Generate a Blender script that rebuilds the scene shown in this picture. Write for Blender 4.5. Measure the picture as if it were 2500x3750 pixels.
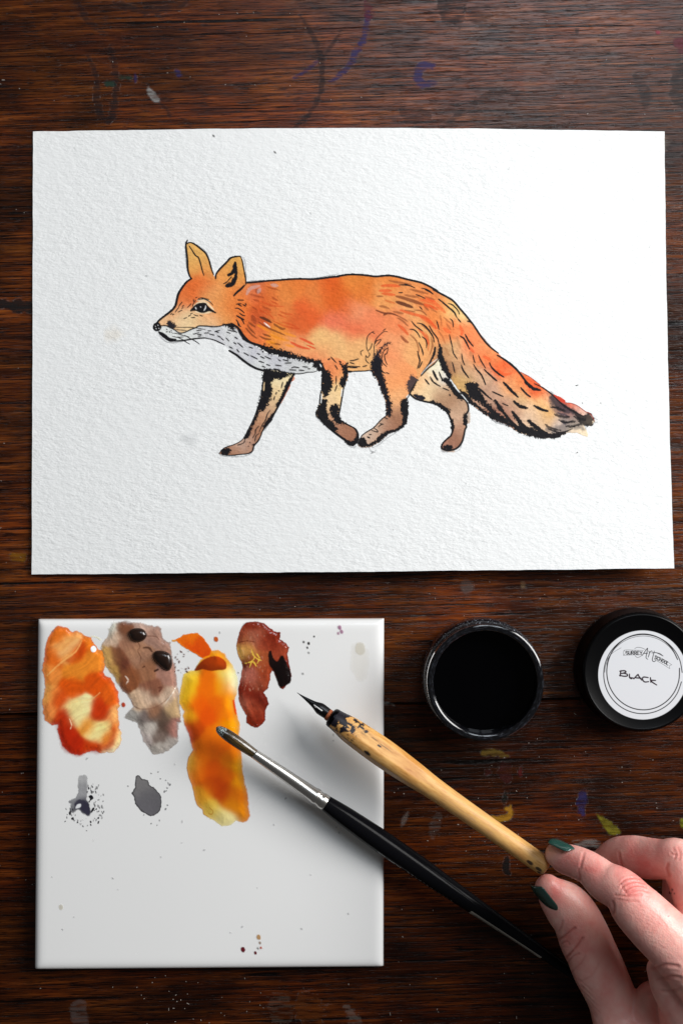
import bpy, math, random
import numpy as np
from mathutils import Vector, Matrix

SC = bpy.context.scene
for o in list(bpy.data.objects):
    bpy.data.objects.remove(o, do_unlink=True)

# ------------------------------------------------------------------ camera, world, lamps, exposure
HCAM = 0.50            # camera height above the table, metres
S = 8400.0             # photograph pixels per metre on the table top
CX, CY = 1250.0, 1875.0

cam_d = bpy.data.cameras.new("camera")
cam = bpy.data.objects.new("camera", cam_d)
SC.collection.objects.link(cam)
cam.location = (0.0, 0.0, HCAM)
cam.rotation_euler = (0.0, 0.0, 0.0)
cam_d.sensor_fit = 'VERTICAL'
cam_d.sensor_height = 36.0
cam_d.lens = 18.0 / ((3750 / S / 2) / HCAM)
cam_d.clip_start = 0.01
cam_d.clip_end = 50.0
SC.camera = cam

world = bpy.data.worlds.new("World")
SC.world = world
world.use_nodes = True
bg = world.node_tree.nodes["Background"]
bg.inputs[0].default_value = (1.0, 0.98, 0.96, 1)
bg.inputs[1].default_value = 0.07

def area_lamp(name, loc, target, sx, sy, power, col):
    d = bpy.data.lights.new(name, 'AREA')
    d.shape = 'RECTANGLE'
    d.size, d.size_y = sx, sy
    d.energy = power
    d.color = col
    o = bpy.data.objects.new(name, d)
    SC.collection.objects.link(o)
    o.location = loc
    v = Vector(target) - Vector(loc)
    o.rotation_euler = v.to_track_quat('-Z', 'Y').to_euler()
    return o

# daylight from a window on the right and a double window beyond the far edge of the table
area_lamp("window_light_right", (1.26, 0.55, 0.86), (0.03, 0.0, 0.0), 0.92, 0.80, 41.0, (1.0, 0.985, 0.97))
area_lamp("window_light_far", (0.22, 1.05, 1.62), (0.05, 0.05, 0.0), 0.30, 0.62, 4.6, (0.84, 0.92, 1.0))
area_lamp("window_light_far_pane", (0.60, 1.05, 1.62), (0.05, 0.05, 0.0), 0.30, 0.62, 4.6, (0.84, 0.92, 1.0))

SC.view_settings.view_transform = 'Standard'
SC.view_settings.look = 'None'
SC.view_settings.exposure = 0.0
SC.view_settings.gamma = 1.0
SC.view_settings.use_curve_mapping = False
SC.render.engine = 'CYCLES'
SC.cycles.max_bounces = 8
SC.cycles.transparent_max_bounces = 12
SC.cycles.caustics_reflective = False
SC.cycles.caustics_refractive = False
SC.cycles.use_denoising = True

# ------------------------------------------------------------------ helpers
def W(px, py, zmm=0.0):
    """photograph pixel at height zmm -> world point"""
    z = zmm * 0.001
    k = (1.0 - z / HCAM) / S
    return Vector(((px - CX) * k, (CY - py) * k, z))

def lin(c):
    c = np.asarray(c, float) / 255.0
    return np.where(c <= 0.04045, c / 12.92, ((c + 0.055) / 1.055) ** 2.4)

_lat = np.random.RandomState(7).rand(256, 256)
def vnoise(x, y, seed=0):
    x = np.asarray(x, float) + seed * 17.31
    y = np.asarray(y, float) + seed * 9.77
    xi = np.floor(x).astype(int); yi = np.floor(y).astype(int)
    fx = x - xi; fy = y - yi
    fx = fx * fx * (3 - 2 * fx); fy = fy * fy * (3 - 2 * fy)
    a = _lat[xi & 255, yi & 255]; b = _lat[(xi + 1) & 255, yi & 255]
    c = _lat[xi & 255, (yi + 1) & 255]; d = _lat[(xi + 1) & 255, (yi + 1) & 255]
    return (a * (1 - fx) + b * fx) * (1 - fy) + (c * (1 - fx) + d * fx) * fy

def fbm(x, y, scale, octs=4, seed=0):
    """noise in 0..1, feature size about `scale` units"""
    t = 0; amp = 1; tot = 0; s = 1.0 / scale
    for i in range(octs):
        t = t + amp * vnoise(x * s, y * s, seed + i * 3)
        tot += amp; amp *= 0.55; s *= 2.03
    return t / tot

def sstep(a, b, x):
    t = np.clip((x - a) / (b - a), 0, 1)
    return t * t * (3 - 2 * t)

def catmull(P, n=8, closed=False):
    P = [np.asarray(p, float) for p in P]
    if len(P) < 3 and not closed:
        return np.array(P)
    out = []
    m = len(P)
    rng = range(m) if closed else range(m - 1)
    for i in rng:
        if closed:
            p0, p1, p2, p3 = P[i - 1], P[i], P[(i + 1) % m], P[(i + 2) % m]
        else:
            p0 = P[max(i - 1, 0)]; p1 = P[i]; p2 = P[i + 1]; p3 = P[min(i + 2, m - 1)]
        for k in range(n):
            t = k / n
            out.append(0.5 * ((2 * p1) + (-p0 + p2) * t + (2 * p0 - 5 * p1 + 4 * p2 - p3) * t * t
                              + (-p0 + 3 * p1 - 3 * p2 + p3) * t ** 3))
    if not closed:
        out.append(P[-1])
    return np.array(out)

def link(o, parent=None):
    SC.collection.objects.link(o)
    if parent is not None:
        o.parent = parent
    return o

def root_of(o):
    while o.parent:
        o = o.parent
    return o

def fast_mesh(name, verts, faces, col=None, smooth=True):
    verts = np.asarray(verts, np.float32); faces = np.asarray(faces, np.int32)
    me = bpy.data.meshes.new(name)
    nv, nf, k = len(verts), len(faces), faces.shape[1]
    me.vertices.add(nv); me.vertices.foreach_set("co", verts.ravel())
    me.loops.add(nf * k); me.loops.foreach_set("vertex_index", faces.ravel())
    me.polygons.add(nf)
    me.polygons.foreach_set("loop_start", np.arange(0, nf * k, k, dtype=np.int32))
    me.polygons.foreach_set("loop_total", np.full(nf, k, np.int32))
    me.polygons.foreach_set("use_smooth", np.full(nf, smooth))
    me.update(calc_edges=True)
    if col is not None:
        a = me.color_attributes.new("Col", 'FLOAT_COLOR', 'POINT')
        a.data.foreach_set("color", np.asarray(col, np.float32).ravel())
    me.validate()
    return me

def base_of(parent):
    """world position of the thing's base, so that mesh data stay local to it"""
    return np.array(root_of(parent).location) if parent is not None else np.zeros(3)

def obj(name, me, mat, parent=None):
    o = bpy.data.objects.new(name, me)
    if mat is not None and not me.materials:
        me.materials.append(mat)
    return link(o, parent)

def tag(o, label=None, cat=None, kind=None, group=None):
    if label: o["label"] = label
    if cat: o["category"] = cat
    if kind: o["kind"] = kind
    if group: o["group"] = group
    return o

def thing(name, loc, label, cat, kind=None):
    o = bpy.data.objects.new(name, None)
    o.empty_display_size = 0.01
    o.location = loc
    link(o)
    return tag(o, label, cat, kind)

def grid_faces(nu, nv, closed_v=False):
    """faces of a grid of nu x nv vertices, index = i*nv + j"""
    i = np.arange(nu - 1)[:, None]
    j = np.arange(nv if closed_v else nv - 1)[None, :]
    j2 = (j + 1) % nv
    a = i * nv + j; b = (i + 1) * nv + j; c = (i + 1) * nv + j2; d = i * nv + j2
    return np.stack([a, b, c, d], -1).reshape(-1, 4)

# ------------------------------------------------------------------ material helpers
def nmat(name):
    m = bpy.data.materials.new(name)
    m.use_nodes = True
    nt = m.node_tree
    return m, nt, nt.nodes["Principled BSDF"]

def nd(nt, t, **kw):
    n = nt.nodes.new(t)
    for k, v in kw.items():
        setattr(n, k, v)
    return n

def simple(name, rgb, rough=0.5, metal=0.0, spec=0.5, coat=0.0, noise=None, bump=None, trans=0.0, ior=1.5, sss=0.0):
    m, nt, p = nmat(name)
    p.inputs["Base Color"].default_value = (*lin(rgb), 1)
    p.inputs["Roughness"].default_value = rough
    p.inputs["Metallic"].default_value = metal
    p.inputs["Specular IOR Level"].default_value = spec
    p.inputs["Coat Weight"].default_value = coat
    p.inputs["Transmission Weight"].default_value = trans
    p.inputs["IOR"].default_value = ior
    if bump:
        sc, dist = bump
        g = nd(nt, "ShaderNodeNewGeometry")
        n = nd(nt, "ShaderNodeTexNoise"); n.inputs["Scale"].default_value = sc; n.inputs["Detail"].default_value = 4
        b = nd(nt, "ShaderNodeBump"); b.inputs["Distance"].default_value = dist; b.inputs["Strength"].default_value = 1
        nt.links.new(g.outputs["Position"], n.inputs["Vector"])
        nt.links.new(n.outputs["Fac"], b.inputs["Height"])
        nt.links.new(b.outputs["Normal"], p.inputs["Normal"])
    if noise:
        sc, amt = noise
        g = nd(nt, "ShaderNodeNewGeometry")
        n = nd(nt, "ShaderNodeTexNoise"); n.inputs["Scale"].default_value = sc; n.inputs["Detail"].default_value = 4
        r = nd(nt, "ShaderNodeValToRGB")
        c = lin(rgb)
        r.color_ramp.elements[0].position = 0.3; r.color_ramp.elements[0].color = (*(c * (1 - amt)), 1)
        r.color_ramp.elements[1].position = 0.7; r.color_ramp.elements[1].color = (*np.minimum(c * (1 + amt), 1), 1)
        nt.links.new(g.outputs["Position"], n.inputs["Vector"])
        nt.links.new(n.outputs["Fac"], r.inputs["Fac"])
        nt.links.new(r.outputs["Color"], p.inputs["Base Color"])
    return m

def paper_bump(nt, p, dist=0.00027):
    g = nd(nt, "ShaderNodeNewGeometry")
    mp = nd(nt, "ShaderNodeMapping")
    mp.inputs["Rotation"].default_value = (0, 0, math.radians(-32))
    mp.inputs["Scale"].default_value = (0.60, 1.15, 1)
    nt.links.new(g.outputs["Position"], mp.inputs["Vector"])
    def nz(scale, detail, rough, src):
        n = nd(nt, "ShaderNodeTexNoise"); n.inputs["Scale"].default_value = scale; n.inputs["Detail"].default_value = detail
        n.inputs["Roughness"].default_value = rough
        nt.links.new(src, n.inputs["Vector"])
        return n.outputs["Fac"]
    fine = nz(820, 4, 0.6, mp.outputs["Vector"]); mid = nz(330, 3, 0.55, mp.outputs["Vector"]); big = nz(28, 3, 0.6, g.outputs["Position"])
    k = nd(nt, "ShaderNodeMath", operation='MULTIPLY_ADD'); nt.links.new(mid, k.inputs[0]); k.inputs[1].default_value = 1.25; nt.links.new(fine, k.inputs[2])
    # tooth of the paper varies over the sheet
    r = nd(nt, "ShaderNodeMapRange"); r.inputs[1].default_value = 0.3; r.inputs[2].default_value = 0.7; r.inputs[3].default_value = 0.55; r.inputs[4].default_value = 1.15
    nt.links.new(big, r.inputs[0])
    b = nd(nt, "ShaderNodeBump"); b.inputs["Distance"].default_value = dist
    nt.links.new(r.outputs[0], b.inputs["Strength"])
    nt.links.new(k.outputs[0], b.inputs["Height"])
    nt.links.new(b.outputs["Normal"], p.inputs["Normal"])

def attr_mat(name, rough=0.6, spec=0.4, alpha=True, coat=0.0, bump=None, paper=False, sss=0.0, sheen=0.0):
    m, nt, p = nmat(name)
    a = nd(nt, "ShaderNodeAttribute", attribute_name="Col")
    nt.links.new(a.outputs["Color"], p.inputs["Base Color"])
    if alpha:
        nt.links.new(a.outputs["Alpha"], p.inputs["Alpha"])
    p.inputs["Roughness"].default_value = rough
    p.inputs["Specular IOR Level"].default_value = spec
    p.inputs["Coat Weight"].default_value = coat
    p.inputs["Coat Roughness"].default_value = 0.05
    if paper:
        paper_bump(nt, p)
    elif bump:
        g = nd(nt, "ShaderNodeNewGeometry")
        n = nd(nt, "ShaderNodeTexNoise"); n.inputs["Scale"].default_value = bump[0]; n.inputs["Detail"].default_value = 5
        b = nd(nt, "ShaderNodeBump"); b.inputs["Distance"].default_value = bump[1]; b.inputs["Strength"].default_value = 1
        nt.links.new(g.outputs["Position"], n.inputs["Vector"])
        nt.links.new(n.outputs["Fac"], b.inputs["Height"])
        nt.links.new(b.outputs["Normal"], p.inputs["Normal"])
    return m

# ------------------------------------------------------------------ pigment canvas: a fine sheet of paint, one colour per vertex
class Canvas:
    def __init__(s, x0, y0, x1, y1, step=2.0):
        s.x0, s.y0, s.step = x0, y0, step
        s.nx = int((x1 - x0) / step) + 1; s.ny = int((y1 - y0) / step) + 1
        s.X, s.Y = np.meshgrid(x0 + np.arange(s.nx) * step, y0 + np.arange(s.ny) * step)
        s.C = np.ones((s.ny, s.nx, 3)); s.A = np.zeros((s.ny, s.nx)); s.Hm = np.zeros((s.ny, s.nx))
    def win(s, x0, y0, x1, y1):
        i0 = max(int((x0 - s.x0) / s.step), 0); i1 = min(int((x1 - s.x0) / s.step) + 2, s.nx)
        j0 = max(int((y0 - s.y0) / s.step), 0); j1 = min(int((y1 - s.y0) / s.step) + 2, s.ny)
        return slice(j0, max(j1, j0)), slice(i0, max(i1, i0))
    def over(s, w, m, c):
        A = s.A[w]; C = s.C[w]
        na = m + A * (1 - m)
        c = np.broadcast_to(np.asarray(c, float), C.shape)
        s.C[w] = np.where(na[..., None] > 1e-5, (c * m[..., None] + C * (A * (1 - m))[..., None]) / np.maximum(na, 1e-5)[..., None], C)
        s.A[w] = na
    def sd(s, poly, w):
        """signed distance, positive inside"""
        X, Y = s.X[w], s.Y[w]
        poly = np.asarray(poly, float)
        d = np.full(X.shape, 1e9); ins = np.zeros(X.shape, bool)
        n = len(poly)
        for i in range(n):
            ax, ay = poly[i]; bx, by = poly[(i + 1) % n]
            ex, ey = bx - ax, by - ay
            t = np.clip(((X - ax) * ex + (Y - ay) * ey) / (ex * ex + ey * ey + 1e-9), 0, 1)
            d = np.minimum(d, (X - ax - t * ex) ** 2 + (Y - ay - t * ey) ** 2)
            if ay != by:
                cr = ((ay > Y) != (by > Y)) & (X < (bx - ax) * (Y - ay) / (by - ay) + ax)
                ins ^= cr
        d = np.sqrt(d)
        return np.where(ins, d, -d)
    def fill(s, poly, col, a=1.0, soft=2.5, rough=0.0, rs=6.0, smooth=True, seed=1, edge=None, octs=3, grow=0.0, thin=None):
        poly = np.asarray(poly, float)
        if smooth: poly = catmull(poly, 5, True)
        mrg = soft + rough + 4
        w = s.win(poly[:, 0].min() - mrg, poly[:, 1].min() - mrg, poly[:, 0].max() + mrg, poly[:, 1].max() + mrg)
        if s.X[w].size == 0: return
        d = s.sd(poly, w) + grow
        if rough: d = d + (fbm(s.X[w], s.Y[w], rs, octs, seed) - 0.5) * 2 * rough
        m = sstep(-soft, soft, d) * a
        if thin is not None: m = m * (thin[1] + (1 - thin[1]) * sstep(0, thin[0], d))     # wash thins out towards its rim
        c = col(s.X[w], s.Y[w]) if callable(col) else lin(col)
        if edge is not None:                       # pigment gathered along the rim
            ec, ew, ea = edge
            k = (1 - sstep(0, ew, d))[..., None] * ea
            c = c * (1 - k) + lin(ec) * k
        s.over(w, m, c)
        return w, d
    def stroke(s, pts, width, col, a=1.0, soft=1.2, taper=0.35, rough=0.0, rs=5.0, seed=2, c=None):
        pts = catmull(pts, 6)
        n = len(pts)
        if n == 1: pts = np.vstack([pts, pts + 0.5]); n = 2
        r = width / 2
        mrg = r + soft + rough + 3
        w = s.win(pts[:, 0].min() - mrg, pts[:, 1].min() - mrg, pts[:, 0].max() + mrg, pts[:, 1].max() + mrg)
        X, Y = s.X[w], s.Y[w]
        if X.size == 0: return
        best = np.full(X.shape, -1e9)
        L = np.concatenate([[0], np.cumsum(np.linalg.norm(np.diff(pts, axis=0), axis=1))]); T = L[-1] + 1e-6
        for i in range(n - 1):
            ax, ay = pts[i]; ex, ey = pts[i + 1] - pts[i]
            t = np.clip(((X - ax) * ex + (Y - ay) * ey) / (ex * ex + ey * ey + 1e-9), 0, 1)
            u = (L[i] + t * (L[i + 1] - L[i])) / T
            rr = r * (1 - taper * np.abs(2 * u - 1) ** 3)
            best = np.maximum(best, rr - np.sqrt((X - ax - t * ex) ** 2 + (Y - ay - t * ey) ** 2))
        if rough: best = best + (fbm(X, Y, rs, 2, seed) - 0.5) * 2 * rough
        s.over(w, sstep(-soft, soft, best) * a, lin(col))
    def drag(s, ang, amp, contrast=1.0, seed=4, L=60.0, wd=8.0):
        """brush-drag streaks and a stronger tonal range in the pigment"""
        wx = (fbm(s.X, s.Y, 90, 2, seed) - .5) * 60
        u = s.X * math.cos(ang) + s.Y * math.sin(ang) + wx; v = -s.X * math.sin(ang) + s.Y * math.cos(ang) + wx
        g = fbm(u / L * wd, v, wd, 4, seed + 2)
        on = s.A > .05
        mu = s.C[on].mean(0)
        s.C = np.where(on[..., None], mu * (np.maximum(s.C, 1e-4) / mu) ** contrast, s.C) * (1 + amp * 2 * (g - .5))[..., None]
    def build(s, name, mat, parent, zfun, region=None, thr=0.02, scale=1.0):
        keep = s.A > thr
        if region is not None: keep = keep & region
        f = keep[:-1, :-1] | keep[1:, :-1] | keep[:-1, 1:] | keep[1:, 1:] if region is None else keep[:-1, :-1]
        if not f.any(): return None
        j, i = np.nonzero(f)
        a = j * s.nx + i
        F = np.stack([a, a + s.nx, a + s.nx + 1, a + 1], -1)
        used, inv = np.unique(F, return_inverse=True)
        X, Y = s.X.ravel()[used], s.Y.ravel()[used]
        z = zfun(X, Y) + s.Hm.ravel()[used]
        k = (1 - z * 0.001 / HCAM) / S
        V = np.stack([(X - CX) * k, (CY - Y) * k, z * 0.001], -1)
        V = V - base_of(parent)
        col = np.concatenate([np.clip(s.C.reshape(-1, 3)[used] * scale, 0, 1), s.A.ravel()[used][:, None]], 1)
        me = fast_mesh(name, V, inv.reshape(-1, 4), col)
        return obj(name, me, mat, parent)

def field(pts, sigma=30.0, grain=0.10, gs=5.0, seed=3, warp=34.0, ws=40.0):
    """smooth watercolour field through coloured points [(x,y,(r,g,b))...]"""
    P = np.array([(p[0], p[1]) for p in pts], float)
    C = np.array([lin(p[2]) for p in pts])
    def f(X, Y):
        wx = X + (fbm(X, Y, ws, 3, seed) - 0.5) * warp
        wy = Y + (fbm(X, Y, ws, 3, seed + 5) - 0.5) * warp
        acc = np.zeros(X.shape + (3,)); tw = np.full(X.shape, 1e-12)
        for (x, y), c in zip(P, C):
            q = np.exp(-((wx - x) ** 2 + (wy - y) ** 2) / (2 * sigma * sigma)) + 1e-7 / (1 + ((wx - x) ** 2 + (wy - y) ** 2) / 1e4) ** 2
            acc += q[..., None] * c; tw += q
        c = acc / tw[..., None]
        g = 1 + (fbm(X, Y, gs, 3, seed + 9) - 0.5) * 2 * grain
        return c * g[..., None]
    return f

FR = {'A': (540, 860, 3.92), 'B': (840, 960, 3.92), 'C': (1200, 960, 3.92), 'D': (1540, 1060, 3.92),
      'E': (780, 1300, 3.92), 'F': (1120, 1300, 3.92), 'G': (1440, 1280, 3.92), 'H': (1800, 1260, 3.92),
      'P': (120, 2240, 2.8), 'Q': (600, 2240, 2.8), 'R': (120, 2700, 2.8), 'T': (600, 2600, 2.8),
      'L': (2000, 2180, 3.136), 'K': (1850, 2950, 2.4123), 'S': (0, 0, 1.0)}
def pts(fr, txt):
    x0, y0, k = FR[fr]
    out = []
    for t in txt.split():
        if t in FR: x0, y0, k = FR[t]; continue
        x, y = t.split(',')
        out.append((x0 + float(x) / k, y0 + float(y) / k))
    return out

# ------------------------------------------------------------------ the table: worn, oiled planks
GRAIN_TILT = math.radians(1.6)
def wood_mat(name="worn_dark_wood", tone=(1, 1, 1), off0=0.0, coat=0.62):
    m, nt, p = nmat(name)
    L = nt.links.new
    g = nd(nt, "ShaderNodeNewGeometry")
    rot = nd(nt, "ShaderNodeMapping"); rot.inputs["Rotation"].default_value = (0, 0, -GRAIN_TILT)
    L(g.outputs["Position"], rot.inputs["Vector"])
    def noise(scx, scy, detail, rough=0.5, dist=0.0, off=0.0):
        mp = nd(nt, "ShaderNodeMapping"); mp.inputs["Scale"].default_value = (scx, scy, 1); mp.inputs["Location"].default_value = (off + off0, off * 1.7 + off0, 0)
        L(rot.outputs["Vector"], mp.inputs["Vector"])
        n = nd(nt, "ShaderNodeTexNoise"); n.inputs["Scale"].default_value = 1.0; n.inputs["Detail"].default_value = detail
        n.inputs["Roughness"].default_value = rough; n.inputs["Distortion"].default_value = dist
        L(mp.outputs["Vector"], n.inputs["Vector"])
        return n.outputs["Fac"]
    def ramp(fac, stops):
        r = nd(nt, "ShaderNodeValToRGB")
        els = r.color_ramp.elements
        while len(els) < len(stops): els.new(0.5)
        for e, (pos, c) in zip(els, stops):
            e.position = pos; e.color = (*c, 1) if not isinstance(c, (int, float)) else (c, c, c, 1)
        L(fac, r.inputs["Fac"])
        return r.outputs["Color"]
    def mix(kind, a, b, fac):
        x = nd(nt, "ShaderNodeMix", data_type='RGBA', blend_type=kind)
        if isinstance(fac, (int, float)): x.inputs[0].default_value = fac
        else: L(fac, x.inputs[0])
        for sock, v in ((x.inputs[6], a), (x.inputs[7], b)):
            if isinstance(v, tuple): sock.default_value = (*v, 1)
            else: L(v, sock)
        return x.outputs[2]
    grain = noise(24, 560, 7, 0.66, 0.35)
    fine = noise(62, 2300, 4, 0.6, 0.2, 4.0)
    pores = noise(120, 1750, 3, 0.55, 0.0, 9.0)
    lines = noise(17, 1250, 4, 0.6, 0.3, 31.0)
    cracks = noise(11, 420, 3, 0.5, 0.6, 21.0)
    patch = noise(9, 17, 5, 0.6, 0.8, 2.0)
    patch2 = noise(30, 55, 5, 0.65, 0.6, 13.0)
    base = ramp(grain, [(0.28, (0.012, 0.0036, 0.0010)), (0.40, (0.048, 0.0140, 0.0027)), (0.53, (0.118, 0.0370, 0.0066)), (0.68, (0.230, 0.0860, 0.0180))])
    red = mix('MULTIPLY', base, (1.0, 0.78, 0.72), ramp(patch2, [(0.40, 0.0), (0.62, 1.0)]))
    dark = mix('MULTIPLY', red, (0.20, 0.19, 0.22), ramp(patch, [(0.42, 0.0), (0.62, 0.9)]))
    warm = noise(6, 11, 4, 0.6, 0.5, 51.0)
    dark = mix('MULTIPLY', dark, (1.75, 1.62, 1.45), ramp(warm, [(0.46, 0.0), (0.64, 1.0)]))
    streak = mix('MULTIPLY', dark, (0.22, 0.19, 0.19), ramp(pores, [(0.55, 0.0), (0.61, 0.95)]))
    fin = mix('MULTIPLY', streak, (0.40, 0.36, 0.34), ramp(fine, [(0.50, 0.0), (0.62, 0.9)]))
    lin_ = mix('MULTIPLY', fin, (0.16, 0.14, 0.14), ramp(lines, [(0.56, 0.0), (0.61, 1.0)]))
    crk = mix('MULTIPLY', lin_, (0.06, 0.05, 0.05), ramp(cracks, [(0.655, 0.0), (0.70, 1.0)]))
    crk = mix('MULTIPLY', crk, tone, 1.0)
    L(crk, p.inputs["Base Color"])
    rr = ramp(patch2, [(0.3, 0.17), (0.7, 0.27)])
    L(rr, p.inputs["Coat Roughness"]); p.inputs["Roughness"].default_value = 0.5
    p.inputs["Specular IOR Level"].default_value = 0.04
    p.inputs["Coat Weight"].default_value = coat; p.inputs["Coat IOR"].default_value = 1.5
    # relief: ridges of the grain, pores and cracks
    def mathn(op, a, b):
        x = nd(nt, "ShaderNodeMath", operation=op)
        for sck, v in ((x.inputs[0], a), (x.inputs[1], b)):
            if isinstance(v, (int, float)): sck.default_value = v
            else: L(v, sck)
        return x.outputs[0]
    h = mathn('ADD', mathn('MULTIPLY', grain, 1.0), mathn('MULTIPLY', fine, 0.5))
    h = mathn('SUBTRACT', h, mathn('MULTIPLY', ramp(cracks, [(0.64, 0.0), (0.70, 1.0)]), 0.9))
    h = mathn('SUBTRACT', h, mathn('MULTIPLY', ramp(pores, [(0.55, 0.0), (0.61, 1.0)]), 0.3))
    h = mathn('SUBTRACT', h, mathn('MULTIPLY', ramp(lines, [(0.56, 0.0), (0.61, 1.0)]), 0.35))
    b = nd(nt, "ShaderNodeBump"); b.inputs["Distance"].default_value = 0.00018; b.inputs["Strength"].default_value = 1.0
    L(h, b.inputs["Height"])
    L(b.outputs["Normal"], p.inputs["Normal"])
    b2 = nd(nt, "ShaderNodeBump"); b2.inputs["Distance"].default_value = 0.00010; b2.inputs["Strength"].default_value = 1.0   # the oil finish follows the grain only faintly
    L(h, b2.inputs["Height"]); L(b2.outputs["Normal"], p.inputs["Coat Normal"])
    return m

table = tag(thing("table_top", (0, 0, -0.022), None, None, "structure"))
WOOD = wood_mat("worn_dark_wood", (.78, .64, .50))
WOOD_SHADED = wood_mat("worn_wood_shaded", (.52, .38, .26), 37.0, 0.28)  # same wood toned down: shade over the near table put into its colour
def plank(y0, y1, mat):
    """one board running along x; the frame is turned by the slight tilt of the grain"""
    n = 60
    xs = np.linspace(-0.62, 0.62, n)
    prof = [(y0, -0.022), (y0, -0.0010), (y0 + 0.00008, -0.0003), (y0 + 0.0003, 0.0), (y1 - 0.0003, 0.0), (y1 - 0.00008, -0.0003), (y1, -0.0010), (y1, -0.022)]
    rs = np.random.RandomState(int(abs(y0) * 1e4) + 3)
    V = []
    for x in xs:
        jl, jh = rs.uniform(-0.00022, 0.00022, 2)
        for k, (y, z) in enumerate(prof):
            y = y + (jl if k < 4 else jh)
            V.append((x * math.cos(GRAIN_TILT) - y * math.sin(GRAIN_TILT), x * math.sin(GRAIN_TILT) + y * math.cos(GRAIN_TILT), z))
    V = np.array(V) - base_of(table)
    F = grid_faces(n, 8, True)
    e = len(V)
    me = bpy.data.meshes.new("plank")
    faces = [tuple(f) for f in F] + [tuple(range(8)), tuple(range((n - 1) * 8, n * 8))[::-1]]
    me.from_pydata([tuple(v) for v in V], [], faces)
    me.update()
    return obj("plank", me, mat, table)
SEAM = W(2000, 2562); seam_y = SEAM.y * math.cos(GRAIN_TILT) - SEAM.x * math.sin(GRAIN_TILT)
plank_near = plank(seam_y - 0.2100, seam_y - 0.0004, WOOD_SHADED)
plank_far = plank(seam_y + 0.0004, seam_y + 0.3900, WOOD)
plank_front = plank(seam_y - 0.4300, seam_y - 0.2108, WOOD)
plank_back = plank(seam_y + 0.3908, seam_y + 0.7300, WOOD_SHADED)

# old paint and ink marks, a fraction of a millimetre thick, lying on the planks
STAIN = attr_mat("dried_paint", 0.55, 0.35, True, bump=(1500, 0.00008))
def stain(kind, shape, col, a=0.9, width=20, rough=9, soft=4, worn=0.6, seed=1, name="paint_stain"):
    P = np.array(shape, float)
    mg = width + rough + 14
    cv = Canvas(P[:, 0].min() - mg, P[:, 1].min() - mg, P[:, 0].max() + mg, P[:, 1].max() + mg, 3.0)
    if kind == 'p': cv.fill(P, col, a, soft, rough, 14, seed=seed)
    else: cv.stroke(P, width, col, a, soft, 0.5, rough, 14, seed=seed)
    st = fbm(cv.X / 9 + seed * 31, cv.Y + cv.X * 0.028, 4.5, 3, seed)          # worn along the grain
    cv.A *= np.clip(1 - worn * 1.7 * sstep(0.38, 0.70, st), 0, 1) * .82
    cy = P[:, 1].mean() + (P[:, 0].mean() - 2000) * 0.028
    par = plank_far if cy < 2562 else plank_near
    return cv.build(name, STAIN, par, lambda X, Y: np.full(X.shape, 0.06 + 0.015 * (seed % 5)), thr=0.03)

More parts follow.
